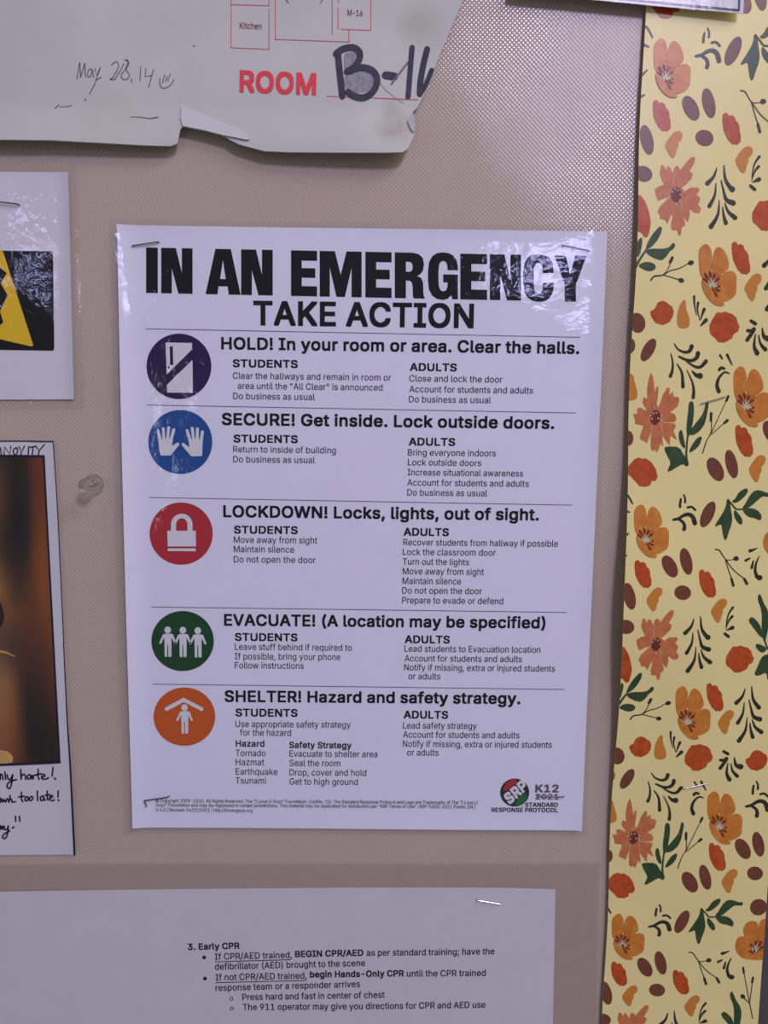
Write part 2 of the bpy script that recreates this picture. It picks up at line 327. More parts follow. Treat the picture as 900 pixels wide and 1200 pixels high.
 79: [533, [267,-7,205,1,150,25,105,63,70,115,48,179,40,254,48,329,70,393,105,445,150,484,205,508,267,516,329,508,384,484,429,445,464,393,486,329,493,254,486,179,464,115,429,63,384,25,329,1], [267,53,310,59,349,76,383,105,408,144,425,194,430,254,425,314,408,365,383,404,349,433,310,450,267,456,223,450,184,433,151,404,125,364,109,314,103,254,109,194,125,144,151,105,184,76,223,59]],
 80: [445, [60,0,60,509,235,509,289,503,332,487,366,462,390,430,404,391,409,348,404,304,390,265,366,233,332,207,289,191,235,186,109,186,109,242,233,242,269,246,297,256,318,272,333,294,342,319,344,348,342,376,333,402,318,423,297,439,268,449,232,452,125,452,125,0]],
 81: [533, [245,159,313,159,369,85,384,65,468,-48,401,-48,346,27,331,46], [267,-7,205,1,150,25,105,63,70,115,48,179,40,254,48,329,70,393,105,445,150,484,205,508,267,516,329,508,384,484,429,445,464,393,486,329,493,254,486,179,464,115,429,63,384,25,329,1], [267,53,310,59,349,76,383,105,408,144,425,194,430,254,425,314,408,365,383,404,349,433,310,450,267,456,223,450,184,433,151,404,125,364,109,314,103,254,109,194,125,144,151,105,184,76,223,59]],
 82: [449, [60,0,60,509,236,509,290,504,333,489,367,465,390,433,405,395,409,352,405,309,390,271,367,240,333,217,289,203,236,198,96,198,96,255,234,255,269,258,298,267,319,281,334,300,342,324,345,352,342,380,334,405,319,425,298,440,269,449,233,452,125,452,125,0], [353,0,230,229,303,229,428,0]],
 83: [447, [224,-9,172,-4,128,9,91,31,64,60,46,96,38,137,104,137,110,110,123,88,142,71,166,59,194,52,224,49,257,52,286,60,311,74,329,92,341,114,346,139,342,161,332,179,316,193,296,205,245,222,184,239,128,260,86,289,60,326,52,372,58,413,75,448,102,476,138,498,180,511,227,516,275,511,316,498,351,476,377,449,394,415,401,378,337,378,326,412,302,437,267,453,225,459,194,456,167,448,145,435,129,418,118,398,115,376,119,352,131,334,148,319,169,308,212,293,264,279,312,264,359,238,379,220,395,198,405,171,408,139,403,99,386,64,360,34,323,11,278,-4]],
 84: [449, [32,452,32,509,417,509,417,452,257,452,257,0,193,0,193,452]],
 85: [517, [259,-8,203,-2,154,15,114,43,85,80,66,124,60,173,60,509,124,509,124,178,128,144,141,113,160,87,187,68,220,56,259,52,298,56,331,68,357,87,377,113,389,144,393,178,393,509,457,509,457,173,451,124,433,80,403,43,363,15,315,-2]],
 86: [480, [204,0,16,509,84,509,192,206,215,137,248,31,235,31,267,138,290,206,395,509,463,509,278,0]],
 87: [686, [155,0,16,509,82,509,163,196,175,145,187,94,197,40,189,40,200,94,211,145,224,196,306,509,380,509,462,196,474,145,486,94,497,40,488,40,499,94,510,145,523,196,603,509,670,509,530,0,455,0,368,323,351,391,336,475,350,475,335,395,318,323,230,0]],
 88: [474, [18,0,217,284,217,236,29,509,104,509,178,400,204,361,223,329,243,292,232,292,252,329,272,361,298,400,374,509,446,509,259,239,259,287,456,0,382,0,292,129,268,165,250,195,230,231,244,231,225,196,206,166,182,129,91,0]],
 89: [472, [203,0,203,208,16,509,91,509,192,344,222,292,250,230,224,230,251,293,280,344,381,509,455,509,268,208,268,0]],
 90: [438, [42,0,42,46,273,385,306,431,341,476,348,454,285,452,223,452,40,452,40,509,397,509,397,462,169,129,134,81,97,33,90,54,152,57,214,57,399,57,399,0]],
 91: [273, [101,-96,101,539,236,539,236,487,160,487,160,-44,236,-44,236,-96]],
 92: [249, [178,-76,14,533,71,533,235,-76]],
 93: [273, [37,-96,37,-44,113,-44,113,487,37,487,37,539,172,539,172,-96]],
 94: [327, [154,464,172,464,172,439,154,439], [27,278,129,493,197,493,300,278,240,278,161,449,166,449,88,278]],
 95: [319, [319,0,319,-56,0,-56,0,0]],
 96: [219, [114,429,48,529,116,529,164,429]],
 97: [389, [160,-9,126,-5,94,5,68,22,48,45,35,73,30,108,34,138,43,161,58,179,78,193,125,211,178,220,234,227,265,235,273,243,276,255,276,257,273,279,267,297,256,311,240,322,220,329,196,331,171,329,149,322,118,301,100,274,41,291,57,322,79,346,104,364,133,375,163,382,194,384,239,379,286,360,306,343,322,320,333,290,337,251,337,0,277,0,277,52,272,52,252,25,215,1,190,-6], [170,45,202,49,228,59,248,74,263,93,272,115,276,138,276,190,259,182,231,176,200,171,175,168,134,159,117,150,103,139,95,124,92,105,94,87,102,72,114,61,130,52]],
 98: [424, [229,-8,198,-5,172,4,138,31,118,59,112,59,112,0,53,0,53,509,114,509,114,319,118,319,137,346,171,373,197,381,229,384,274,378,313,361,345,332,370,293,385,245,390,189,385,133,370,84,346,45,313,16,274,-2], [220,47,253,51,279,66,301,88,316,117,325,151,328,189,325,227,316,261,301,290,280,311,253,325,220,330,188,325,161,312,140,291,125,263,116,229,113,189,116,150,125,115,140,86,162,65,188,51]],
 99: [396, [207,-8,159,-2,117,16,82,46,56,85,40,133,34,187,40,243,56,291,82,330,117,360,159,378,207,384,260,377,305,356,340,322,362,277,303,262,290,289,270,311,242,325,207,330,173,325,145,310,124,287,108,258,99,224,96,187,99,151,108,117,124,89,145,66,173,51,207,46,243,52,271,66,292,89,304,117,363,102,354,78,341,56,306,21,261,-1]],
 100: [424, [195,-8,151,-2,111,16,79,45,55,84,39,133,34,189,39,245,55,293,79,332,112,361,151,378,196,384,228,381,253,373,287,346,306,319,311,319,311,509,372,509,372,0,313,0,313,59,307,59,287,31,252,4,227,-5], [205,47,236,51,263,65,284,86,299,115,309,150,312,189,309,229,300,263,284,291,263,312,237,325,205,330,172,325,145,311,124,290,108,261,99,227,96,189,99,151,109,117,124,88,145,66,172,51]],
 101: [404, [212,-8,161,-2,117,16,82,46,56,85,40,132,34,187,39,242,55,290,81,329,115,359,157,378,205,384,236,382,266,374,294,361,319,341,341,315,357,282,368,242,371,194,371,169,75,169,75,221,338,221,310,202,307,237,298,269,283,294,263,314,237,326,205,330,173,326,146,313,125,294,109,270,99,241,96,211,96,178,100,139,110,106,128,80,151,61,179,50,212,46,254,53,285,73,306,105,365,91,353,63,335,39,311,19,283,4,249,-5]],
 102: [254, [228,379,228,327,6,327,6,379], [81,0,81,432,84,461,96,486,113,505,135,519,161,527,187,530,222,527,243,521,227,468,215,472,195,474,171,470,154,460,145,443,142,419,142,0]],
 103: [425, [207,-151,168,-148,134,-140,105,-127,82,-110,64,-91,51,-69,101,-41,122,-66,154,-88,178,-95,207,-97,249,-92,282,-75,304,-47,311,-6,311,68,306,68,287,41,252,16,227,8,195,5,152,10,113,27,80,53,55,90,39,136,34,191,39,246,55,293,80,332,112,361,152,378,196,384,228,382,253,373,288,346,308,319,313,319,313,379,372,379,372,-9,367,-54,350,-90,324,-117,291,-136,251,-147], [205,59,237,63,264,75,285,95,300,121,309,154,312,193,309,231,300,264,285,291,264,312,237,325,205,330,172,325,145,312,124,290,109,262,99,229,96,193,99,155,109,123,124,96,145,76,172,63]],
 104: [410, [114,227,114,0,53,0,53,509,114,509,114,287,102,287,124,332,152,362,187,379,227,384,264,380,295,369,321,349,341,321,353,285,357,240,357,0,296,0,296,235,290,275,273,304,246,323,210,329,184,326,161,317,141,303,126,283,117,257]],
 105: [167, [53,0,53,379,114,379,114,0], [84,443,67,446,54,455,44,468,41,483,44,499,54,512,67,521,84,524,100,521,114,512,123,499,126,483,123,468,114,455,100,446]],
 106: [167, [53,379,114,379,114,-30,111,-63,102,-90,86,-113,65,-129,37,-139,4,-143,-10,-143,-10,-87,2,-87,25,-83,40,-72,50,-54,53,-29], [83,443,67,446,53,455,44,468,41,483,44,499,53,512,67,521,83,524,100,521,114,512,123,499,126,483,123,468,114,455,100,446]],
 107: [381, [110,137,110,212,121,212,284,379,360,379,184,199,177,199], [53,0,53,509,114,509,114,0], [294,0,148,186,191,229,372,0]],
 108: [189, [139,-2,101,3,74,20,58,47,53,84,53,509,114,509,114,99,115,77,120,62,130,54,146,52,160,53,170,54,181,3,162,-1]],
 109: [610, [53,0,53,379,112,379,112,295,108,295,118,323,132,346,151,363,172,376,195,384,219,386,257,380,287,361,309,331,321,295,312,295,322,321,337,343,357,361,381,375,407,383,437,386,468,383,497,372,522,354,541,328,553,296,557,255,557,0,496,0,496,254,490,289,473,313,447,326,419,330,395,328,374,320,358,307,345,290,338,270,335,247,335,0,274,0,274,260,269,288,253,311,229,326,199,330,178,328,158,320,140,307,126,289,117,266,114,238,114,0]],
 110: [410, [114,227,114,0,53,0,53,379,112,379,112,287,102,287,124,332,152,362,187,379,227,384,264,380,295,369,321,349,341,321,353,285,357,240,357,0,296,0,296,235,290,275,273,304,246,323,210,329,184,326,161,317,141,303,126,283,117,257]],
 111: [415, [207,-8,159,-2,117,16,82,46,56,85,40,133,34,187,40,243,56,291,82,330,117,360,159,378,207,384,256,378,299,360,333,330,359,291,376,243,381,187,376,133,359,85,333,46,299,16,256,-2], [207,46,242,51,270,66,292,89,307,117,316,151,319,187,316,224,307,258,292,287,270,310,242,325,207,330,173,325,145,310,124,287,108,258,99,224,96,187,99,151,108,117,124,89,145,66,173,51]],
 112: [424, [53,-143,53,379,112,379,112,319,118,319,137,346,171,373,197,381,229,384,274,378,313,361,345,332,370,293,385,245,390,189,385,133,370,84,346,45,313,16,274,-2,229,-8,198,-5,173,4,138,31,118,59,114,59,114,-143], [220,47,253,51,279,66,301,88,316,117,325,151,328,189,325,227,316,261,301,290,280,311,253,325,220,330,188,325,161,312,140,291,125,263,116,229,113,189,116,150,125,115,140,86,162,65,188,51]],
 113: [424, [372,-143,311,-143,311,59,306,59,287,31,252,4,227,-5,195,-8,151,-2,111,16,79,45,55,84,39,133,34,189,39,245,55,293,79,332,112,361,151,378,196,384,228,381,253,373,287,346,307,319,313,319,313,379,372,379], [205,47,236,51,263,65,284,86,299,115,309,150,312,189,309,229,300,263,284,291,263,312,237,325,205,330,172,325,145,311,124,290,108,261,99,227,96,189,99,151,109,117,124,88,145,66,172,51]],
 114: [259, [53,0,53,379,112,379,112,321,115,321,130,347,152,367,181,380,213,385,229,384,243,384,243,322,230,324,207,326,182,323,159,315,140,301,126,284,117,262,114,237,114,0]],
 115: [365, [182,-8,145,-5,112,3,84,18,62,38,45,63,36,94,94,107,105,79,124,60,150,49,181,45,217,50,244,62,262,81,268,103,265,121,254,136,237,147,212,155,149,170,104,186,72,208,53,237,47,274,51,305,65,332,87,354,115,370,149,381,187,384,223,381,254,372,279,358,299,339,314,316,324,290,268,277,258,298,243,316,219,328,187,333,156,329,131,317,114,299,109,277,112,258,124,243,144,232,172,223,229,209,275,194,306,171,325,142,331,107,326,75,312,47,290,24,260,6,223,-5]],
 116: [227, [204,379,204,327,6,327,6,379], [65,471,126,471,126,98,128,76,136,61,150,53,170,50,185,51,202,54,213,2,192,-3,168,-4,125,2,92,21,72,52,65,93]],
 117: [410, [182,-5,146,-1,115,11,89,31,69,59,57,95,53,139,53,379,114,379,114,144,119,105,137,75,164,56,200,50,226,53,249,62,268,77,283,97,293,122,296,153,296,379,357,379,357,0,298,0,298,92,307,92,286,47,257,17,222,0]],
 118: [389, [163,0,17,379,84,379,165,155,187,87,206,21,184,21,203,87,224,155,305,379,371,379,226,0]],
 119: [567, [138,0,23,379,87,379,133,214,154,137,175,41,165,41,186,135,206,214,252,379,316,379,362,214,382,136,402,41,391,41,413,135,434,214,480,379,545,379,429,0,368,0,319,172,305,225,291,280,277,338,291,338,277,280,263,225,248,172,199,0]],
 120: [379, [21,0,171,218,171,171,29,379,100,379,147,306,179,253,207,206,175,206,202,253,233,306,282,379,352,379,209,169,209,214,358,0,287,0,231,85,200,136,173,182,205,182,178,136,148,85,91,0]],
 121: [389, [47,-139,61,-86,71,-87,104,-89,118,-84,130,-74,141,-58,151,-36,163,-1,17,379,84,379,165,155,187,87,206,21,184,21,202,87,224,155,305,379,371,379,204,-58,177,-107,159,-124,139,-136,117,-143,91,-145,65,-143]],
 122: [380, [42,0,42,46,254,320,254,323,48,323,48,379,333,379,333,331,126,60,126,56,339,56,339,0]],
 123: [273, [30,219,30,252,65,257,88,270,100,293,104,327,104,406,111,466,120,489,133,507,151,521,174,531,203,537,236,539,236,488,200,483,177,468,165,442,161,405,161,307,156,271,148,256,136,244,119,233,96,226], [236,-96,203,-94,174,-88,151,-78,133,-64,120,-46,111,-23,104,38,104,116,100,151,88,174,65,187,30,191,30,224,96,218,119,210,136,199,148,186,156,171,161,136,161,39,165,1,177,-25,200,-40,236,-45], [30,191,30,253,90,253,90,191]],
 124: [230, [141,673,141,-164,88,-164,88,673]],
 125: [273, [243,219,177,226,154,233,137,244,125,256,118,271,112,307,112,405,108,442,96,468,74,483,37,488,37,539,71,537,99,531,122,521,139,507,153,489,162,466,169,406,169,327,173,293,185,270,208,257,243,252], [37,-96,37,-45,74,-40,96,-25,108,1,112,39,112,136,118,171,125,186,137,199,154,210,177,218,243,224,243,191,208,187,185,173,173,150,169,116,169,38,162,-23,153,-46,139,-64,122,-78,99,-88,71,-94], [243,191,182,191,182,253,243,252]],
 126: [453, [52,150,55,188,66,218,82,240,103,255,127,263,151,266,175,264,197,256,246,221,275,198,299,192,318,196,332,207,341,226,344,253,400,253,397,215,386,185,370,163,349,148,326,139,301,137,276,139,254,148,207,182,177,204,154,210,136,207,121,196,111,178,108,150]],
 169: [637, [173,254,178,293,193,328,216,358,247,382,282,397,321,402,355,398,386,386,414,368,436,345,452,317,460,286,400,286,391,309,372,328,348,340,321,344,297,341,276,332,257,318,243,299,234,278,231,254,234,230,243,209,257,191,276,177,297,168,321,165,347,169,370,181,386,199,395,223,455,223,447,191,432,163,411,140,385,122,355,110,321,107,282,112,247,126,216,150,193,180,178,215], [318,-8,266,-3,216,12,172,37,133,69,101,108,76,153,61,202,56,254,61,307,76,356,101,401,133,440,172,472,216,496,266,511,318,517,371,511,420,496,465,472,504,440,536,401,560,356,575,307,580,254,575,202,560,153,536,108,504,69,465,37,420,12,371,-3], [318,51,359,55,397,67,432,86,462,111,487,141,506,176,517,214,521,254,517,295,506,333,487,368,462,398,432,423,397,442,359,454,318,457,278,454,240,442,205,423,175,398,150,368,131,333,119,295,115,254,119,214,131,176,150,141,175,111,205,86,240,67,278,55]],
 8226: [388, [194,93,166,96,139,107,117,124,100,147,89,173,85,202,89,231,100,257,117,279,139,296,166,307,194,311,223,307,249,296,272,279,289,257,300,231,304,202,300,173,289,147,272,124,249,107,223,96]],
 32: [188],
}
CAPH = 0.5087
_gc = {}
def glyph(ch, d):
    """advance, points, triangles of one letter, made bolder by d on every side"""
    if (ch, d) in _gc: return _gc[ch, d]
    parts = GLYPHS[34 if ch in '“”' else ord(ch)]; adv = parts[0] / 1000.0; cs = []
    for p in parts[1:]:
        q = [(p[i] / 1000.0, p[i + 1] / 1000.0) for i in range(0, len(p), 2)]
        if len(q) > 2: cs.append(q)
    P, T = [], []
    if cs:
        ptl = [Vector(q) for c in cs for q in c]; ed = []; o = 0
        for c in cs: ed += [(o + i, o + (i + 1) % len(c)) for i in range(len(c))]; o += len(c)
        res = delaunay_2d_cdt(ptl, ed, [], 0, 1e-6)
        P = [(p.x, p.y) for p in res[0]]
        def winding(x, y):              # how often the outlines run round a point
            n = 0
            for c in cs:
                for i in range(len(c)):
                    (x1, y1), (x2, y2) = c[i - 1], c[i]
                    if (y1 > y) != (y2 > y) and x < x1 + (x2 - x1) * (y - y1) / (y2 - y1): n += 1 if y2 > y1 else -1
            return n
        keep = []
        for t in res[2]:
            mx_ = (P[t[0]][0] + P[t[1]][0] + P[t[2]][0]) / 3
            my_ = (P[t[0]][1] + P[t[1]][1] + P[t[2]][1]) / 3
            if winding(mx_, my_): keep.append(tuple(t))
        T = fix_ccw(P, keep)
    Y = [0] * len(P)
    _gc[ch, d] = (adv + d * 0.9 if ch != ' ' else adv, P, T, Y)
    return _gc[ch, d]
RING = ((-1, -1), (0, -1), (1, -1), (-1, 0), (1, 0), (-1, 1), (0, 1), (1, 1))      # square ring: keeps the corners sharp
def text(M, s, p0, p1, cap, d, bold=0.0, mi=0, slant=0.0):
    """a line of print from pixel p0 (left end of the baseline) to p1 (x only: level with p0)"""
    A = at(*p0, d); sc_v = (at(p0[0], p0[1] - cap, d)[1] - A[1]) / (CAPH + 2 * bold)
    if isinstance(p1, (int, float)):
        y = p0[1]
        for _ in range(3):
            b = at(p1, y, d); y += (b[1] - A[1]) / pxm(p1, y)
        B = (b[0], A[1])
    else: B = at(*p1, d)
    L = math.dist(A, B); ex = ((B[0] - A[0]) / L, (B[1] - A[1]) / L); ey = (-ex[1], ex[0])
    x = 0.0; gs = []
    for ch in s:
        adv, P, T, Y = glyph(ch, bold); gs.append((x, P, T, Y)); x += adv
    lo = min(q[0] + gx for gx, P, T, Y in gs for q in P); hi = max(q[0] + gx for gx, P, T, Y in gs for q in P)
    sc_u = L / (hi - lo); kx = (hi - lo) / (hi - lo + 2 * bold)
    for gx, P, T, Y in gs:
        if not T: continue
        # heavier weights: the outline laid down again in a small ring around itself, each pass a hair above the last
        for k in range(8 if bold else 1):
            dx, dy = bold * RING[k][0], bold * RING[k][1]
            pts = []
            for (a, b), y_ in zip(P, Y):
                vv = (b + dy + bold) * sc_v; uu = (a + gx - lo + dx + bold) * sc_u * kx + slant * vv
                u, v = A[0] + ex[0] * uu + ey[0] * vv, A[1] + ex[1] * uu + ey[1] * vv
                pts.append((u, v, dval(d, u, v) + k * 0.000008 + y_ * 0.000004))
            M.add(pts, T, mi)

# ------------------------------------------------------------------ materials
POSTERPAPER = mat('bright_white_paper', (0.88, 0.88, 0.97), 0.6, 0.25, (0.86, 0.86, 0.95), 60)
PAPER = mat('white_paper', (0.80, 0.80, 0.80), 0.6, 0.25, (0.77, 0.77, 0.78), 60)
CARD = mat('aged_card', (0.63, 0.63, 0.57), 0.55, 0.3, (0.57, 0.58, 0.53), 22, bump=0.00003, bscale=900)
CARDTORN = mat('torn_card_inside', (0.66, 0.68, 0.67), 0.8, 0.1)
INK = mat('black_print', (0.009, 0.009, 0.012), 0.5, 0.08)
INKSOFT = mat('body_print', (0.030, 0.028, 0.042), 0.5, 0.08)
LINE = mat('thin_line_print', (0.12, 0.11, 0.15), 0.5, 0.3)
WHITEPRINT = mat('white_print', (0.80, 0.80, 0.80), 0.6, 0.25)
GREYPRINT = mat('dark_grey_print', C(82, 78, 92), 0.5, 0.3)
PEN = mat('navy_marker_ink', (0.016, 0.015, 0.04), 0.45, 0.3)
MARKER = mat('black_marker_ink', (0.03, 0.031, 0.05), 0.4, 0.35, (0.05, 0.05, 0.075), 260)
PENCIL = mat('pencil_grey', (0.14, 0.14, 0.155), 0.5, 0.4, (0.24, 0.24, 0.26), 1500)
PENCILFILL = mat('pencil_shading', (0.25, 0.25, 0.27), 0.5, 0.35, (0.36, 0.36, 0.38), 700)
REDPRINT = mat('red_print', C(200, 62, 78), 0.55, 0.25)
REDLINE = mat('red_line_print', C(190, 80, 98), 0.55, 0.25)
STEEL = mat('staple_steel', (0.62, 0.62, 0.66), 0.28, 0.5, metal=1.0)
SHADED = mat('shaded_staple_steel', (0.20, 0.20, 0.23), 0.5, 0.4, metal=1.0)  # same steel turned from the light: weaker reflection put into a darker colour
FILM = film_mat('laminating_film')
SLEEVE = film_mat('sleeve_plastic', (0.93, 0.91, 0.92), 0.22, ((25.0, 0.0006), (700.0, 0.00003)))

def vinyl_mat():
    m = bpy.data.materials.new('embossed_mauve_vinyl'); m.use_nodes = True; nt = m.node_tree; b = nt.nodes['Principled BSDF']
    N = nt.nodes.new; Lk = nt.links.new
    g = N('ShaderNodeNewGeometry'); sp = N('ShaderNodeSeparateXYZ'); Lk(g.outputs['Position'], sp.inputs[0])
    def mth(op, a, b_=None):
        n = N('ShaderNodeMath'); n.operation = op
        for k, x in enumerate((a, b_)):
            if x is None: continue
            if isinstance(x, (int, float)): n.inputs[k].default_value = x
            else: Lk(x, n.inputs[k])
        return n.outputs[0]
    K = VINYLK
    X, Z = sp.outputs['X'], sp.outputs['Z']
    a = mth('SINE', mth('MULTIPLY', X, K)); c = mth('SINE', mth('MULTIPLY', Z, K))
    h = mth('MULTIPLY', a, c)
    n1 = N('ShaderNodeTexNoise'); n1.inputs['Scale'].default_value = 14; n1.inputs['Detail'].default_value = 2; Lk(g.outputs['Position'], n1.inputs['Vector'])
    b1 = N('ShaderNodeBump'); b1.inputs['Strength'].default_value = 1; b1.inputs['Distance'].default_value = 0.0012; Lk(n1.outputs['Fac'], b1.inputs['Height'])
    b2 = N('ShaderNodeBump'); b2.inputs['Strength'].default_value = 1; b2.inputs['Distance'].default_value = 0.000036; Lk(h, b2.inputs['Height']); Lk(b1.outputs[0], b2.inputs['Normal'])
    Lk(b2.outputs[0], b.inputs['Normal'])
    n2 = N('ShaderNodeTexNoise'); n2.inputs['Scale'].default_value = 20; n2.inputs['Detail'].default_value = 4; Lk(g.outputs['Position'], n2.inputs['Vector'])
    mx = N('ShaderNodeMix'); mx.data_type = 'RGBA'
    mx.inputs[6].default_value = (*C(143, 126, 129, .66), 1); mx.inputs[7].default_value = (*C(146, 130, 130, .66), 1)
    Lk(n2.outputs['Fac'], mx.inputs[0])
    # base colour runs darker in the valleys of the weave, lighter on its bumps
    mr = N('ShaderNodeMapRange'); mr.inputs[1].default_value = -1; mr.inputs[2].default_value = 1; mr.inputs[3].default_value = 0.92; mr.inputs[4].default_value = 1.05; Lk(h, mr.inputs[0])
    mm = N('ShaderNodeMix'); mm.data_type = 'RGBA'; mm.blend_type = 'MULTIPLY'; mm.inputs[0].default_value = 1
    Lk(mx.outputs[2], mm.inputs[6]); Lk(mr.outputs[0], mm.inputs[7]); Lk(mm.outputs[2], b.inputs['Base Color'])
    b.inputs['Roughness'].default_value = 0.16; b.inputs['Specular IOR Level'].default_value = 0.31
    return m
VINYLK = 2 * math.pi / 0.00195
VINYL = vinyl_mat()

# ------------------------------------------------------------------ the setting: wall and the vinyl-covered board
WALLPAINT = mat('grey_blue_wall_paint', C(74, 68, 76), 0.6, 0.3, C(70, 64, 70), 40, bump=0.0001, bscale=300)
def box(M, u0, u1, v0, v1, d0, d1, mi=0):
    P = [(u0, v0, d0), (u1, v0, d0), (u1, v1, d0), (u0, v1, d0), (u0, v0, d1), (u1, v0, d1), (u1, v1, d1), (u0, v1, d1)]
    M.add(P, [(0, 3, 2, 1), (4, 5, 6, 7), (0, 1, 5, 4), (1, 2, 6, 5), (2, 3, 7, 6), (3, 0, 4, 7)], mi)
M = Mesh(); box(M, -1.4, 1.4, -1.5, 1.3, -0.12, -0.0125)
w = build('wall_back', M, WALLPAINT); w['kind'] = 'structure'
# right edge of the floral strip (and of the board) in board coordinates
STRIP_L = lambda v: sl0[0] + (v - sl0[1]) * slk
sl0 = at(756, 5, 0.002); _b = at(706, 1195, 0.002); slk = (_b[0] - sl0[0]) / (_b[1] - sl0[1])
sr0 = at(899, 1045, 0.001); _b = at(888, 1199, 0.001); srk = (_b[0] - sr0[0]) / (_b[1] - sr0[1])
STRIP_R = lambda v: sr0[0] + (v - sr0[1]) * srk
BOARD_R = STRIP_R(-0.2) - 0.001
M = Mesh(); box(M, -0.42, min(STRIP_R(-0.4), STRIP_R(0.4)) - 0.001, -0.385, 0.385, -0.0125, 0.0)
bo = build('bulletin_board', M, VINYL)
tag(bo, 'pinkish mauve bulletin board of embossed vinyl behind all the pinned sheets', 'bulletin board')
bv = bo.modifiers.new('soft_edges', 'BEVEL'); bv.width = 0.001; bv.segments = 2

# ------------------------------------------------------------------ the emergency poster
PC = [at(136.5, 262.5), at(712, 271), at(682, 974), at(155, 971)]
PL, PR, PT, PB = PC[0][0], PC[1][0], PC[0][1], PC[2][1]
PBASE = 0.0012
def pd(u, v):
    d = PBASE
    e = (PL + 0.012 - u) / 0.012                     # the left margin stands off the board
    if e > 0: d += 0.0034 * min(1.4, e) ** 2 * (0.55 + 0.45 * math.cos((v - 0.02) * 13))
    e = (u - (PR - 0.010)) / 0.010                   # the right margin too, a little
    if e > 0: d += 0.0011 * min(1.4, e) ** 2 * (0.6 + 0.4 * math.sin(v * 22))
    e = (PB + 0.010 - v) / 0.010                     # wavy bottom margin
    if e > 0: d += 0.0005 * min(1.4, e) ** 2 * (0.6 + 0.4 * math.sin(u * 40))
    e = (v - (PT - 0.006)) / 0.006
    if e > 0: d += 0.0007 * min(1.4, e) ** 2 * (0.6 + 0.4 * math.sin(u * 45))
    return d
def corners_px(q, d):
    return [at(x, y, d) for x, y in q]
poster = thing('safety_poster', 'large laminated white poster headed IN AN EMERGENCY with five round coloured icons', 'poster', 0, 0, 0)
PQ = [(136.5, 262.5), (712, 271), (682, 974), (155, 971)]
pcs = corners_px(PQ, pd)
build('paper_sheet', sheet(pcs, pd, 90, 60), POSTERPAPER, poster, thick=0.0001, smooth=True)
e = 0.0023
fq = [(pcs[0][0] - e, pcs[0][1] + e), (pcs[1][0] + e, pcs[1][1] + e), (pcs[2][0] + e, pcs[2][1] - e), (pcs[3][0] - e * 1.6, pcs[3][1] - e)]
def film_wave(u, v):
    return 0.00025 + 0.00010 * math.sin(u * 90 + 2.0 * math.sin(v * 40)) + 0.00008 * math.sin(v * 120 + u * 35)
plabel(build('laminate_film', sheet(fq, lambda u, v: pd(u, v) + 0.0002 + film_wave(u, v), 110, 110), FILM, poster, smooth=True), 'clear glossy film')
ID = lambda u, v: pd(u, v) + 0.00010
ID2 = lambda u, v: pd(u, v) + 0.00016
ID3 = lambda u, v: pd(u, v) + 0.00021

# headline in heavy condensed capitals
HL = {
 'I': [[(0, 0), (1, 0), (1, 1), (0, 1)]],
 'N': [[(0, 0), (.47, 0), (.66, .55), (.66, 0), (1, 0), (1, 1), (.55, 1), (.34, .45), (.34, 1), (0, 1)]],
 'A': [[(.28, 0), (.72, 0), (1, 1), (.66, 1), (.63, .82), (.37, .82), (.34, 1), (0, 1)], [(.495, .24), (.415, .66), (.575, .66)]],
 'E': [[(0, 0), (1, 0), (1, .22), (.41, .22), (.41, .385), (.93, .385), (.93, .595), (.41, .595), (.41, .78), (1, .78), (1, 1), (0, 1)]],
 'M': [[(0, 0), (.36, 0), (.5, .52), (.64, 0), (1, 0), (1, 1), (.76, 1), (.76, .36), (.6, 1), (.4, 1), (.24, .36), (.24, 1), (0, 1)]],
 'R': [[(0, 0), (.6, 0), (.8, .03), (.93, .11), (.975, .25), (.94, .39), (.85, .47), (.74, .505), (.88, .55), (.945, .65), (.955, .9), (.975, .96), (1, .985), (1, 1), (.63, 1), (.605, .95), (.595, .74), (.57, .65), (.5, .615), (.37, .61), (.37, 1), (0, 1)],
       [(.37, .2), (.37, .42), (.5, .42), (.58, .385), (.6, .31), (.58, .235), (.5, .2)]],
 'G': [[(.5, -.02), (.7, -.005), (.86, .05), (.96, .15), (1, .28), (1, .365), (.655, .365), (.645, .26), (.6, .19), (.51, .165), (.42, .19), (.365, .26), (.35, .4), (.35, .6), (.365, .73), (.42, .81), (.51, .835), (.6, .81), (.65, .74), (.66, .635), (.51, .635), (.51, .46), (1, .46), (1, 1), (.82, 1), (.78, .915), (.66, .99), (.5, 1.02), (.3, 1.0), (.14, .93), (.035, .8), (0, .6), (0, .4), (.035, .2), (.14, .07), (.3, 0)]],
 'C': [[(.5, -.02), (.7, -.005), (.86, .05), (.96, .15), (1, .29), (1, .39), (.65, .39), (.64, .26), (.595, .19), (.51, .165), (.42, .19), (.365, .26), (.35, .4), (.35, .6), (.365, .74), (.42, .81), (.51, .835), (.6, .81), (.645, .73), (.655, .6), (1, .6), (1, .72), (.96, .85), (.86, .95), (.7, 1.005), (.5, 1.02), (.3, 1.0), (.14, .93), (.035, .8), (0, .6), (0, .4), (.035, .2), (.14, .07), (.3, 0)]],
 'Y': [[(0, 0), (.36, 0), (.5, .41), (.64, 0), (1, 0), (.675, .62), (.675, 1), (.325, 1), (.325, .62)]],
}
HX = [('I', 171.2, 184.9), ('N', 188.9, 225.6), ('A', 240.9, 282), ('N', 282.6, 319.6), ('E', 341.1, 371.6), ('M', 374.7, 423.8), ('E', 428.2, 458.9),
      ('R', 462.7, 497.8), ('G', 501.6, 536.6), ('E', 539.5, 570.9), ('N', 573.9, 610.5), ('C', 613, 648.7), ('Y', 649.4, 687.4)]
M = Mesh()
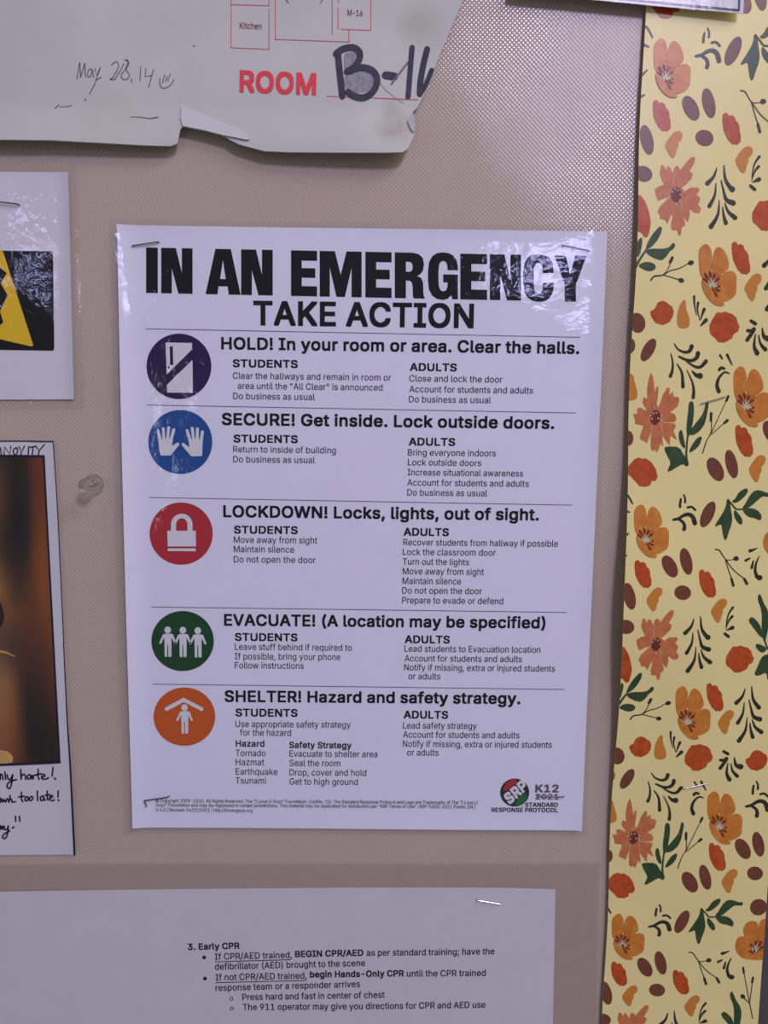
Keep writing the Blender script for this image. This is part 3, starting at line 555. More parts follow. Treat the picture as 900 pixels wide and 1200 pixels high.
for ch, x0, x1 in HX:
    lp = []
    for l in HL[ch]:
        q = []
        for s, t in l:
            x = x0 + s * (x1 - x0); yt = 290 + (x - 172) * .0196; yb = 343.2 + (x - 172) * .0206
            q.append((x, yt + t * (yb - yt)))
        lp.append(pp(q, ID))
    fill(M, lp, ID)
build('headline', M, INK, poster)
M = Mesh(); text(M, 'TAKE ACTION', (297, 381.3), 555, 29, ID, 0.022); build('subheadline', M, INK, poster)

for a, b in (((171, 385.3), (680.3, 395.3)), ((172.3, 474.6), (675, 484)), ((175, 583), (670.7, 592)), ((177.3, 711.3), (664.3, 717.7)), ((179, 801.7), (661.3, 808))):
    M = Mesh(); n = 24
    ribbon(M, [(a[0] + (b[0] - a[0]) * i / n, a[1] + (b[1] - a[1]) * i / n) for i in range(n + 1)], 0.8, ID, smooth=False, cap=False)
    build('divider_line', M, LINE, poster)

HB, SB = 0.022, 0.023
SECTIONS = [
 ('HOLD! In your room or area. Clear the halls.', (259.3, 409.5), 678.7, 14.6,
  ('STUDENTS', (272.8, 430.3), 349), [('Clear the hallways and remain in room or', (272.8, 443.8), 458.3), ('area until the “All Clear” is announced', (278.7, 455.7), 448.3), ('Do business as usual', (273.3, 467.7), 369)],
  ('ADULTS', (480.3, 434.6), 535.3), [('Close and lock the door', (479.7, 447), 588.7), ('Account for students and adults', (479.7, 459.5), 624.7), ('Do business as usual', (479.3, 471.4), 575.3)]),
 ('SECURE! Get inside. Lock outside doors.', (260, 498.2), 649.3, 14.4,
  ('STUDENTS', (273.7, 518.5), 349), [('Return to inside of building', (273.3, 530), 393.7), ('Do business as usual', (273.3, 541.7), 369)],
  ('ADULTS', (479, 522), 533.3), [('Bring everyone indoors', (478, 533.7), 581), ('Lock outside doors', (478, 545.3), 564), ('Increase situational awareness', (477.7, 557), 613), ('Account for students and adults', (477.3, 569), 619.7), ('Do business as usual', (477.3, 580.7), 571)]),
 ('LOCKDOWN! Locks, lights, out of sight.', (261.7, 606.2), 631.3, 14.2,
  ('STUDENTS', (274.3, 625.2), 349), [('Move away from sight', (274, 636), 371.7), ('Maintain silence', (274, 647), 344.7), ('Do not open the door', (274, 659), 370)],
  ('ADULTS', (473, 627.8), 526), [('Recover students from hallway if possible', (472.7, 639), 653.7), ('Lock the classroom door', (472, 650.3), 581), ('Turn out the lights', (472, 661.7), 549.7), ('Move away from sight', (472, 673), 567), ('Maintain silence', (471.7, 684.3), 540.3), ('Do not open the door', (471.3, 695.5), 565), ('Prepare to evade or defend', (471.3, 707), 589.7)]),
 ('EVACUATE! (A location may be specified)', (262.7, 733.3), 639, 13.9,
  ('STUDENTS', (275.3, 751), 348.7), [('Leave stuff behind if required to', (275.3, 761.5), 412.3), ('If possible, bring your phone', (275.3, 772.6), 399), ('Follow instructions', (275.3, 783.3), 356)],
  ('ADULTS', (474.3, 753.7), 527), [('Lead students to Evacuation location', (474, 763.7), 633.3), ('Account for students and adults', (474, 775), 611.7), ('Notify if missing, extra or injured students', (473.7, 785.7), 650.3), ('or adults', (478.7, 796), 516)]),
 ('SHELTER! Hazard and safety strategy.', (263.3, 822.6), 609.7, 13.7,
  ('STUDENTS', (276, 839.6), 348.7), [('Use appropriate safety strategy', (276, 852), 411), ('for the hazard', (281.3, 862), 341)],
  ('ADULTS', (473, 842), 525), [('Lead safety strategy', (472.3, 853.7), 558.7), ('Account for students and adults', (472.3, 864.4), 608.7), ('Notify if missing, extra or injured students', (472, 875.3), 646.7), ('or adults', (477, 885.4), 514)]),
]
for hd, p0, x1, cap, st, sl, ad, al in SECTIONS:
    M = Mesh(); text(M, hd, p0, x1, cap, ID, HB); build('section_heading', M, INK, poster)
    for h, ls in ((st, sl), (ad, al)):
        M = Mesh(); text(M, h[0], h[1], h[2], 9.3, ID, SB); build('column_heading', M, INK, poster)
        M = Mesh()
        for s, q, xe in ls: text(M, s, q, xe, 7.5, ID, 0.003)
        build('instruction_text', M, INKSOFT, poster)
M = Mesh()
text(M, 'Hazard', (276.3, 875), 310, 7.6, ID, 0.022); text(M, 'Safety Strategy', (339, 876.7), 412, 7.6, ID, 0.022)
for s, q, xe in (('Tornado', (276.3, 886), 311.3), ('Hazmat', (276.3, 896.7), 309.7), ('Earthquake', (276.3, 907.8), 325.3), ('Tsunami', (276.3, 918.3), 311.7),
                 ('Evacuate to shelter area', (339.3, 886.8), 442.3), ('Seal the room', (339.3, 897.7), 398.7), ('Drop, cover and hold', (339.3, 908.7), 429.3), ('Get to high ground', (339.3, 919.5), 419.3)):
    text(M, s, q, xe, 7.5, ID, 0.003)
build('hazard_table', M, INKSOFT, poster)
M = Mesh()
text(M, '© Copyright 2009-2020, All Rights Reserved. The “I Love U Guys” Foundation. Conifer, CO. The Standard Response Protocol and Logo are Trademarks of The “I Love U', (182.5, 940.2), 559.3, 4.0, ID, 0.006)
text(M, 'Guys” Foundation and may be registered in certain jurisdictions. This material may be duplicated for distribution per “SRP Terms of Use”. SRP TxSSC 2021 Poster_EN |', (182.5, 945.2), 556.7, 4.0, ID, 0.006)
text(M, 'V 4.0 | Revised: 04/21/2021 | http://iloveuguys.org', (182.5, 951.0), 295.7, 4.0, ID, 0.006)
build('fine_print', M, INKSOFT, poster)

# round icons
def badge(cx_, cy_, rx, ry, col, lab):
    M = Mesh(); n = 64
    c = at(cx_, cy_, ID); ring = pp(ell(cx_, cy_, rx, ry, 0, n), ID)
    P = [(c[0], c[1], ID(*c))]; F = []
    for k in (0.5, 1.0):
        for u, v in ring:
            q = (c[0] + (u - c[0]) * k, c[1] + (v - c[1]) * k); P.append((*q, ID(*q)))
    for i in range(n):
        j = (i + 1) % n; F.append((0, 1 + j, 1 + i)); F.append((1 + i, 1 + j, 1 + n + j, 1 + n + i))
    F = [tuple(reversed(f)) if ((P[f[1]][0] - P[f[0]][0]) * (P[f[2]][1] - P[f[0]][1]) - (P[f[1]][1] - P[f[0]][1]) * (P[f[2]][0] - P[f[0]][0])) < 0 else f for f in F]
    M.add(P, F)
    return plabel(build('icon_badge', M, mat('badge_ink', col, 0.5, 0.06), poster), lab)
def sub(o): LOC[o.name] = LOC[poster.name]; return o
# door
b = badge(209.7, 429.3, 38, 38.4, C(40, 27, 70), 'dark purple round icon'); M = Mesh()
Z = lambda ox, oy, s, q: [(ox + x / s, oy + y / s) for x, y in q]
z = lambda q: Z(160, 380, 9, q)
fill(M, [pp(z([(308, 192), (585, 197), (585, 266), (318, 530)]), ID2), pp(z([(350, 232), (383, 233), (387, 430), (353, 430)]), ID2), pp(z(ell(342, 455, 12, 12, n=12)), ID2)], ID2)
poly(M, z([(590, 376), (594, 723), (322, 720), (320, 640)]), ID2)
build('pictogram', M, WHITEPRINT, b)
# hands
b = badge(211.3, 517.9, 37.5, 37.6, C(30, 68, 138), 'blue round icon'); M = Mesh(); z = lambda q: Z(165, 470, 9.474, q)
lh = [(178, 318), (190, 310), (203, 318), (232, 425), (240, 425), (234, 300), (248, 288), (264, 300), (272, 420), (281, 420), (292, 290), (308, 276), (326, 288), (314, 412), (322, 412), (350, 312), (367, 302), (382, 316), (358, 410), (346, 500), (402, 462), (424, 464), (428, 484), (332, 604), (222, 604), (200, 500), (194, 440)]
rh = [(498, 322), (508, 310), (526, 318), (562, 422), (570, 422), (553, 296), (570, 282), (588, 296), (600, 418), (609, 418), (612, 300), (627, 290), (644, 302), (645, 425), (654, 425), (670, 330), (684, 322), (700, 336), (686, 470), (680, 610), (560, 612), (454, 488), (456, 468), (474, 464), (540, 514), (530, 440)]
for h in (lh, rh): poly(M, z(h), ID2)
build('pictogram', M, WHITEPRINT, b)
# padlock
b = badge(212.3, 625.3, 37, 36.5, C(158, 42, 56), 'red round icon'); M = Mesh(); z = lambda q: Z(150, 580, 3, q)
poly(M, z([(138, 126), (238, 126), (239, 181), (140, 181)]), ID2); poly(M, z([(140, 188), (238, 188), (238, 198), (140, 197)]), ID2)
o_, i_ = [], []
for k in range(13):
    a = math.pi * k / 12; o_.append((189 - 38 * math.cos(a), 104 - 38 * math.sin(a))); i_.append((189 - 20 * math.cos(a), 104 - 22 * math.sin(a)))
poly(M, z([(151, 126)] + o_ + [(227, 126), (209, 126)] + i_[::-1] + [(169, 126)]), ID2)
build('pictogram', M, WHITEPRINT, b)
def person_shape(M, cx_, top, s, z):
    q = lambda pts: z([(cx_ + x * s, top + y * s) for x, y in pts])
    poly(M, q(ell(0, 27, 26, 27, n=20)), ID2)
    poly(M, q([(-26, 56), (-38, 64), (-67, 128), (-62, 136), (-50, 132), (-28, 84), (-26, 110), (-24, 232), (-19, 236), (-4, 236), (-3, 140), (3, 140), (5, 236), (24, 236), (29, 230), (30, 84), (54, 134), (66, 134), (66, 126), (42, 62), (30, 56)]), ID2)
b = badge(214, 751.2, 36.6, 35.2, C(24, 62, 38), 'dark green round icon'); M = Mesh(); z = lambda q: Z(170, 705, 6.6632, q)
for x, y in ((177, 195), (295, 197), (412, 200)): person_shape(M, x, y, 1.0, z)
build('pictogram', M, WHITEPRINT, b)
b = badge(216.1, 839.8, 36.1, 34.2, C(178, 78, 34), 'orange round icon'); M = Mesh()
person_shape(M, 308, 802, 0.97, z)
poly(M, z([(152, 838), (160, 826), (300, 750), (452, 828), (455, 845), (442, 855), (302, 784), (175, 852), (160, 852)]), ID2)
build('pictogram', M, WHITEPRINT, b)

# round mark with slanted letters and its caption
M = Mesh(); z = lambda q: Z(560, 900, 7.5, q)
poly(M, z(ell(324, 216, 128, 123, 0, 48)), ID)
lg = build('round_mark', M, mat('mark_black', (0.03, 0.03, 0.035), 0.5, 0.3), poster)
M = Mesh()
poly(M, z([(215, 185), (250, 130), (300, 97), (335, 97), (345, 130), (290, 180), (235, 205)]), ID2, 0, 1)
poly(M, z([(320, 330), (345, 280), (390, 235), (430, 230), (432, 262), (405, 305), (365, 332)]), ID2, 1, 1)
build('colour_field', M, [mat('mark_red', C(150, 42, 48), 0.5, 0.3), mat('mark_green', C(32, 92, 52), 0.5, 0.3)], lg)
M = Mesh(); text(M, 'SRP', z([(280, 326)])[0], z([(448, 178)])[0], 13.5, ID3, 0.040, slant=0.12)
build('mark_letters', M, WHITEPRINT, lg)
M = Mesh(); text(M, 'K12', (627.2, 928.6), 654.6, 9.4, ID, 0.026); text(M, '2021', (627.5, 936.8), 654.6, 6.6, ID, 0.02)
plabel(build('edition_mark', M, GREYPRINT, poster), 'grey K12 2021 lettering')
M = Mesh(); text(M, '. STANDARD', (611.5, 945.6), 653.8, 5.2, ID, 0.022); text(M, 'RESPONSE PROTOCOL', (576, 951.6), 653.8, 5.2, ID, 0.022)
build('mark_caption', M, INK, poster)

# ------------------------------------------------------------------ warning sheet at the left
hd = 0.0009
HZ = thing('warning_sheet', 'laminated white sheet at the left edge with a black panel and yellow triangle', 'sign', *at(20, 335), 0)
def sheet_px(q, d, nu=30, nv=30): return sheet(corners_px(q, d), d, nu, nv)
def hzd(u, v):
    a = at(84, 335); e = (u - (a[0] - 0.006)) / 0.006
    return hd + (0.0008 * min(1.5, e) ** 2 if e > 0 else 0)
build('paper_sheet', sheet_px([(-190, 200), (79.6, 201), (86.3, 468), (-180, 469)], hzd, 60, 20), PAPER, HZ, thick=0.0001, smooth=True)
def hzf(u, v): return hzd(u, v) + 0.00045 + 0.00016 * math.sin(v * 75 + 0.6) + 0.00008 * math.sin(u * 130 + v * 60)
plabel(build('laminate_film', sheet_px([(-200, 192), (89, 194), (100, 479), (-190, 480)], hzf, 110, 110), FILM, HZ, smooth=True), 'clear glossy film')
i1, i2 = (lambda u, v: hzd(u, v) + 0.00010), (lambda u, v: hzd(u, v) + 0.00016)
M = Mesh(); r = 2.5
poly(M, [(-70, 293), (62 - r, 294.3), (62 - .7, 295), (62.2, 297), (63.6, 409 - r), (63, 410.3), (61.5, 411), (-70, 409)], i1)
plabel(build('warning_panel', M, INK, HZ), 'black panel')
M = Mesh()
fill(M, [pp([(1.5, 292.8), (4.5, 298), (39, 404.6), (37, 406), (0, 397.5), (-36, 403), (-38, 400.5), (-3, 297)], i2),
         pp([(-14, 330), (0, 313.5), (8, 320), (1, 332), (9, 346), (3, 358), (0, 365), (4, 377.5), (-1, 382), (-13, 372), (-18, 350)], i2)], i2)
plabel(build('warning_triangle', M, mat('warning_yellow', C(205, 165, 32), 0.5, 0.3), HZ), 'yellow triangle')

# ------------------------------------------------------------------ photograph sheet with handwriting at the left
PS = thing('photo_sheet', 'white sheet at the left edge with a blurry brown picture and handwritten captions', 'paper sheet', *at(40, 760), 0)
psd = lambda u, v: 0.0011
ps = lambda k: (lambda u, v: 0.0011 + k)
redge = [(62.5, 516.7), (67.5, 593), (71, 667), (75, 753), (79.5, 845), (83, 900), (88, 1001.5)]
M = Mesh(); P = []
rows = []
for i in range(len(redge) - 1):
    for j in range(6):
        t = j / 6; rows.append((redge[i][0] * (1 - t) + redge[i + 1][0] * t, redge[i][1] * (1 - t) + redge[i + 1][1] * t))
rows.append(redge[-1])
def psdep(u, v):
    a = at(76, 760); e = (u - (a[0] - 0.012)) / 0.012
    return 0.0009 + (0.0009 * min(1.6, e) ** 2 if e > 0 else 0)
F = []
for k, (x, y) in enumerate(rows):
    for i in range(31):
        s = i / 30; u, v = at(-190 + (x + 190) * s, y + 2.0 * (1 - s) * (k / len(rows)), psdep); P.append((u, v, psdep(u, v)))
for k in range(len(rows) - 1):
    for i in range(30): a = k * 31 + i; F.append((a, a + 31, a + 32, a + 1))
M.add(P, F); build('paper_sheet', M, mat('plain_paper', (0.66, 0.66, 0.66), 0.6, 0.25), PS, thick=0.00012, smooth=True)
d1 = lambda u, v: psdep(u, v) + 0.00010
d2 = lambda u, v: psdep(u, v) + 0.00018
# the printed picture: out-of-focus browns
GX = [-60, -10, 0, 8, 16, 24, 32, 40, 50, 60, 70]
GY = [533, 560, 600, 630, 655, 690, 720, 750, 765, 800, 830, 860, 880, 896]
GC = [
 [(60, 42, 38)] * 2 + [(62, 44, 40), (52, 40, 38), (44, 38, 38), (44, 38, 38), (66, 42, 34), (104, 54, 38), (112, 58, 40), (108, 56, 40), (100, 50, 40)],
 [(80, 56, 46)] * 2 + [(86, 60, 48), (64, 48, 42), (44, 38, 38), (42, 37, 38), (60, 42, 38), (104, 54, 38), (112, 58, 40), (112, 58, 40), (104, 54, 40)],
 [(86, 58, 44)] * 2 + [(92, 60, 44), (66, 48, 42), (42, 36, 38), (38, 34, 38), (48, 38, 38), (100, 54, 36), (124, 64, 38), (118, 62, 38), (110, 56, 38)],
 [(70, 48, 40)] * 2 + [(74, 50, 42), (54, 42, 40), (42, 37, 40), (40, 36, 40), (52, 40, 40), (104, 60, 38), (132, 74, 40), (128, 70, 38), (116, 60, 38)],
 [(90, 62, 46)] * 2 + [(96, 66, 48), (66, 50, 44), (50, 42, 42), (48, 40, 40), (68, 48, 42), (112, 66, 40), (138, 80, 42), (134, 76, 40), (120, 64, 38)],
 [(140, 98, 62)] * 2 + [(146, 102, 64), (118, 78, 52), (88, 60, 46), (78, 54, 44), (90, 58, 44), (112, 64, 42), (138, 78, 44), (140, 80, 44), (126, 66, 40)],
 [(120, 78, 54)] * 2 + [(116, 76, 54), (126, 80, 54), (118, 74, 52), (108, 68, 50), (106, 64, 46), (108, 62, 44), (124, 70, 44), (136, 76, 46), (124, 66, 42)],
 [(104, 80, 66)] * 2 + [(98, 74, 62), (92, 68, 58), (82, 60, 52), (88, 58, 50), (94, 58, 48), (94, 56, 46), (104, 60, 46), (120, 68, 46), (116, 62, 44)],
 [(112, 84, 66)] * 2 + [(112, 84, 66), (96, 70, 58), (80, 58, 50), (84, 56, 48), (86, 54, 46), (84, 52, 44), (92, 54, 44), (112, 64, 46), (112, 60, 44)],
 [(152, 108, 78)] * 2 + [(152, 108, 78), (146, 102, 74), (124, 84, 64), (82, 56, 48), (66, 46, 42), (66, 46, 42), (76, 48, 42), (98, 56, 44), (100, 56, 44)],
 [(152, 104, 74)] * 2 + [(152, 104, 74), (148, 100, 70), (134, 88, 64), (92, 60, 48), (52, 42, 40), (48, 40, 40), (56, 42, 40), (74, 46, 42), (84, 50, 42)],
 [(142, 92, 64)] * 2 + [(142, 92, 64), (138, 88, 62), (128, 80, 58), (100, 62, 48), (54, 42, 40), (44, 38, 40), (46, 38, 40), (54, 42, 40), (66, 46, 40)],
 [(136, 92, 66)] * 2 + [(138, 94, 68), (132, 86, 62), (118, 74, 54), (98, 60, 46), (60, 46, 42), (44, 38, 40), (44, 38, 40), (50, 40, 40), (58, 42, 40)],
 [(130, 88, 64)] * 2 + [(132, 90, 66), (126, 82, 60), (112, 70, 52), (94, 58, 46), (62, 46, 42), (46, 40, 40), (44, 38, 40), (50, 40, 40), (56, 42, 40)]]
def grid_col(x, y):
    def loc(a, G):
        a = max(G[0], min(G[-1], a))
        for i in range(len(G) - 1):
            if a <= G[i + 1]: t = (a - G[i]) / (G[i + 1] - G[i]); return i, t
        return len(G) - 2, 1.0
    i, s = loc(x, GX); j, t = loc(y, GY)
    c = [0, 0, 0]
    for k in range(3): c[k] = (GC[j][i][k] * (1 - s) + GC[j][i + 1][k] * s) * (1 - t) + (GC[j + 1][i][k] * (1 - s) + GC[j + 1][i + 1][k] * s) * t
    return c
pedge = lambda y: 51 + (y - 534) / 359.6 * 18.6
P, F, cols = [], [], []; nx, ny = 44, 100
for j in range(ny + 1):
    for i in range(nx + 1):
        y = 533.5 + (896 - 533.5) * j / ny; xr = pedge(y); x = -120 + (xr + 120) * (i / nx) ** 0.6
        yy = y - 3.0 * max(0, x / 70) * (j / ny)
        u, v = at(x, yy, d1); P.append((u, v, d1(u, v))); cols.append(C(*grid_col(x, y), .36))
for j in range(ny):
    for i in range(nx): a = j * (nx + 1) + i; F.append((a, a + nx + 1, a + nx + 2, a + 1))
M = Mesh(); M.add(P, F)
pm = bpy.data.materials.new('printed_picture'); pm.use_nodes = True; nt = pm.node_tree; bb = nt.nodes['Principled BSDF']
an = nt.nodes.new('ShaderNodeAttribute'); an.attribute_name = 'print'; nt.links.new(an.outputs['Color'], bb.inputs['Base Color'])
bb.inputs['Roughness'].default_value = 0.45; bb.inputs['Specular IOR Level'].default_value = 0.35
pic = build('picture', M, pm, PS, smooth=True); plabel(pic, 'blurred brown and orange picture')
ca = pic.data.color_attributes.new('print', 'FLOAT_COLOR', 'POINT')
for i, c in enumerate(cols): ca.data[i].color = (*c, 1)
PD = lambda m: build('picture_detail', M, m, PS)
M = Mesh()
poly(M, [(-30, 700), (0, 704), (3, 712), (5, 722), (4, 730), (0, 736), (-30, 742)], d2, 0, 1)
PD(mat('picture_black', C(34, 32, 38), 0.45, 0.35)); M = Mesh()
ribbon(M, [(-20, 762), (4, 764), (10, 766), (17, 769)], 3.4, d2, 1.2)
PD(mat('picture_gold', C(160, 122, 70), 0.45, 0.35)); M = Mesh()
poly(M, [(-30, 878), (0, 879), (9, 880.5), (14.5, 885), (15.5, 890), (13.5, 895), (-30, 896.5)], d2, 0, 1)
PD(mat('picture_tan', C(170, 132, 92), 0.45, 0.35))
M = Mesh()
ribbon(M, [(-100, 534), (20, 534.3), (51.3, 534.6)], 2.6, d2, smooth=False)
ribbon(M, [(51.3, 534.2), (55, 610), (59.6, 698), (65, 800), (69.9, 893.8)], 2.2, lambda u, v: psdep(u, v) + 0.00022, smooth=True)
ribbon(M, [(-100, 898), (0, 896.4), (35, 895), (69.9, 893.2)], 2.8, lambda u, v: psdep(u, v) + 0.00026, smooth=False)
build('picture_outline', M, PEN, PS)
M = Mesh()
ribbon(M, [(-100, 517), (30, 517), (62, 517.4)], 1.4, d2, smooth=False)
ribbon(M, [(x - .3, y) for x, y in redge[:4]], 1.1, lambda u, v: psdep(u, v) + 0.00022)
ribbon(M, [(x - .6, y) for x, y in redge[3:]], 1.1, lambda u, v: psdep(u, v) + 0.00026, 2.6)
build('sheet_outline', M, PEN, PS)
M = Mesh(); z = lambda q: Z(0, 500, 6, q)
for q in ([(-22, 150), (-18, 200)], [(4, 148), (8, 198)], [(28, 200), (30, 140), (70, 195), (76, 138)], [(118, 148), (98, 158), (95, 185), (108, 198), (122, 180), (122, 155), (112, 147)],
          [(134, 140), (150, 180), (172, 136)], [(150, 180), (146, 200)], [(202, 140), (198, 195)], [(212, 145), (250, 138)], [(232, 142), (228, 196)], [(250, 135), (275, 168), (312, 126)], [(275, 168), (270, 198)]):
    ribbon(M, z(q), 1.5, d2, smooth=len(q) > 4)
build('handwriting', M, PEN, PS); M = Mesh()
z = lambda q: Z(0, 880, 7.5, q)
W = 1.85
for q in ([(-25, 215), (-5, 205), (0, 240)], [(2, 250), (4, 205), (20, 215), (26, 252)], [(42, 185), (50, 250)], [(62, 210), (72, 245), (90, 250), (112, 208)], [(112, 208), (100, 290), (88, 328), (70, 325), (62, 300), (90, 268), (146, 252)],
          [(182, 165), (186, 250)], [(186, 225), (205, 205), (222, 215), (226, 250)], [(262, 208), (245, 215), (242, 240), (258, 248), (270, 225), (268, 210), (280, 248)], [(285, 215), (295, 245)], [(290, 222), (308, 212), (318, 212)], [(335, 160), (335, 230), (345, 250)], [(318, 208), (362, 200)],
          [(368, 232), (395, 222), (385, 205), (368, 218), (370, 245), (400, 248), (428, 235)], [(466, 145), (458, 222)], [(478, 238), (488, 250)],
          None,
          [(-10, 425), (0, 415), (8, 440), (0, 452)], [(14, 420), (24, 450), (36, 425), (48, 450), (62, 420)], [(72, 420), (78, 452)], [(78, 435), (100, 425), (105, 450), (136, 445)], [(88, 392), (90, 420)],
          [(188, 362), (190, 435), (200, 445)], [(162, 405), (215, 398)], [(228, 405), (218, 428), (232, 440), (248, 425), (242, 405), (228, 405)], [(268, 402), (256, 425), (270, 437), (288, 422), (284, 402), (268, 402)],
          [(328, 352), (330, 438)], [(378, 395), (358, 405), (358, 432), (375, 435), (384, 410), (380, 395), (390, 432), (400, 430)], [(414, 352), (416, 420), (424, 432)], [(398, 390), (436, 384)], [(436, 415), (462, 405), (455, 390), (438, 402), (440, 428), (460, 438), (478, 430)],
          [(512, 352), (510, 405)], [(512, 428), (516, 438)],
          None, [(-10, 665), (0, 655), (6, 690), (18, 660), (26, 690)], [(34, 660), (44, 690), (62, 690), (72, 660)], [(72, 660), (68, 720), (50, 765), (30, 768), (22, 750), (45, 725), (86, 702)], [(108, 678), (122, 668)], [(136, 575), (138, 618)], [(170, 575), (174, 618)]):
    if q is None: build('handwriting', M, PEN, PS); M = Mesh(); continue
    ribbon(M, z(q), W, d2, smooth=len(q) > 3)
build('handwriting', M, PEN, PS)

# ------------------------------------------------------------------ first-aid instruction sheet in its clear sleeve at the bottom
CS = thing('instruction_sheet', 'white printed sheet with Early CPR steps in a clear sleeve at the bottom', 'paper sheet', *at(330, 1130), 0)
def csd(u, v): return 0.0007 + 0.0003 * math.sin(u * 25 + 0.5)
TOPL = [(-190, 1048), (0, 1045), (130, 1043), (260, 1041.5), (400, 1040.3), (520, 1040), (600, 1040.6), (651, 1042.2)]
M = Mesh(); P, F = [], []; nx = 60
def topy(x):
    for (x0, y0), (x1, y1) in zip(TOPL, TOPL[1:]):
        if x <= x1: return y0 + (y1 - y0) * (x - x0) / (x1 - x0)
    return TOPL[-1][1]
for j in range(21):
    t = j / 20
    for i in range(nx + 1):
        s = i / nx; x = -190 + 841 * s; y = topy(x) + 320 * t; xx = x - 6.0 * t * s
        u, v = at(xx, y, csd); P.append((u, v, csd(u, v)))
for j in range(20):
    for i in range(nx): a = j * (nx + 1) + i; F.append((a, a + nx + 1, a + nx + 2, a + 1))
M.add(P, F); build('paper_sheet', M, PAPER, CS, thick=0.0001, smooth=True)
cf = lambda u, v: csd(u, v) + 0.0006
plabel(build('clear_sleeve', sheet_px([(-200, 1013), (703, 1011.5), (695, 1390), (-200, 1390)], cf, 80, 40), SLEEVE, CS, smooth=True), 'clear plastic sleeve')
ci = lambda u, v: csd(u, v) + 0.00012
M = Mesh()
for s, a, b, bo_ in (('3. Early CPR', (220.3, 1113.5), (280.9, 1112.0), .025), ('BEGIN CPR/AED', (346, 1121.9), (425.9, 1120.2), .025), ('begin Hands-Only CPR', (363.3, 1145.7), (473.3, 1144.4), .025)):
    text(M, s, a, b, 7.7, ci, bo_)
for s, a, b in (('If CPR/AED trained,', (252, 1124.9), (342.2, 1122.6)), ('as per standard training; have the', (429.8, 1120.2), (579.4, 1118.4)), ('defibrillator (AED) brought to the scene', (252, 1136.6), (427.9, 1132.1)),
                ('If not CPR/AED trained,', (252.8, 1149.2), (359.5, 1146.8)), ('until the CPR trained', (476.8, 1144.6), (569.2, 1143.8)), ('response team or a responder arrives', (252.8, 1161.4), (422, 1156.8)),
                ('Press hard and fast in center of chest', (284.1, 1172.2), (450.8, 1169.4)), ('The 911 operator may give you directions for CPR and AED use', (284.6, 1184), (568.9, 1181))):
    text(M, s, a, b, 7.6, ci, 0.009)
ribbon(M, [(252, 1127.2), (340.5, 1124.6)], 0.9, ci, smooth=False, cap=False); ribbon(M, [(252.8, 1151.6), (358.4, 1149)], 0.9, ci, smooth=False, cap=False)
for x, y in ((239.2, 1122), (240.2, 1146.8)): poly(M, ell(x, y, 2.2, 2.2, n=14), ci)
for x, y in ((271.2, 1170.4), (271.7, 1182)): fill(M, [pp(ell(x, y, 2.3, 2.3, n=14), ci), pp(ell(x, y, 1.5, 1.5, n=14), ci)], ci)
build('printed_text', M, INK, CS)

# ------------------------------------------------------------------ torn card with the room plan at the top
TC = thing('torn_card', 'torn white card along the top with a red floor plan and ROOM B-16', 'card', *at(260, 80), 0.004)
def tcd(u, v):
    a = at(300, 178, 0.005)[1]; b_ = at(300, 118, 0.005)[1]
    t = (b_ - v) / (b_ - a)
    d = 0.0034 + (0.0048 * rise(t * 0.9) * (0.75 + 0.25 * math.sin(u * 38 + 1.0)) if t > 0 else 0)
    e = (u - at(470, 100, 0.005)[0]) / 0.028
    if e > 0: d += 0.002 * min(1.6, e) ** 2
    return d
CARDO = [(-200, 162), (-30, 162.5), (0, 163.5), (60, 164.2), (120, 167.5), (170, 170.3), (200, 171), (208, 168), (209.5, 160), (211, 152), (214, 148), (227, 150.5), (241, 153.2), (260, 158.5), (271, 164.5), (280, 169), (300, 174.5), (310, 177), (340, 178.3), (400, 178.7), (450, 178.7), (472, 178.2), (478, 174), (484.5, 160), (486, 151), (483.5, 144), (484, 131), (489, 126), (500, 105), (506, 88), (515, 65), (530, 30), (543, 0), (560, -40), (640, -250), (-200, -250)]
tc = lambda k: (lambda u, v: tcd(u, v) + k)
def stain(m, px, py, rad, col, amount, sc):
    nt = m.node_tree; bs = nt.nodes['Principled BSDF']; src = bs.inputs['Base Color'].links[0].from_socket
    g = nt.nodes.new('ShaderNodeNewGeometry'); n = nt.nodes.new('ShaderNodeTexNoise'); n.inputs['Scale'].default_value = sc; n.inputs['Detail'].default_value = 4
    nt.links.new(g.outputs['Position'], n.inputs['Vector'])
    u, v = at(px, py, 0.005); dn = nt.nodes.new('ShaderNodeVectorMath'); dn.operation = 'DISTANCE'; dn.inputs[1].default_value = (u, -0.006, ZC + v)
    nt.links.new(g.outputs['Position'], dn.inputs[0])
    mr = nt.nodes.new('ShaderNodeMapRange'); mr.inputs[1].default_value = rad; mr.inputs[2].default_value = rad * 0.3; mr.inputs[3].default_value = 0; mr.inputs[4].default_value = amount
    nt.links.new(dn.outputs['Value'], mr.inputs[0])
    mu = nt.nodes.new('ShaderNodeMath'); mu.operation = 'MULTIPLY'; nt.links.new(mr.outputs[0], mu.inputs[0]); nt.links.new(n.outputs['Fac'], mu.inputs[1])
    x = nt.nodes.new('ShaderNodeMix'); x.data_type = 'RGBA'; x.inputs[7].default_value = (*col, 1)
    nt.links.new(src, x.inputs[6]); nt.links.new(mu.outputs[0], x.inputs[0]); nt.links.new(x.outputs[2], bs.inputs['Base Color'])
stain(CARD, 462, 150, 0.010, (0.42, 0.33, 0.25), 0.9, 160)
stain(CARD, 458, 125, 0.006, (0.42, 0.33, 0.25), 0.7, 200)
stain(CARD, 490, 28, 0.012, (0.40, 0.38, 0.22), 0.7, 90)
stain(CARD, 130, 140, 0.016, (0.45, 0.44, 0.36), 0.4, 120)
M = Mesh(); fill(M, [pp(CARDO, tcd)], tcd, 0, lmax=0.008)
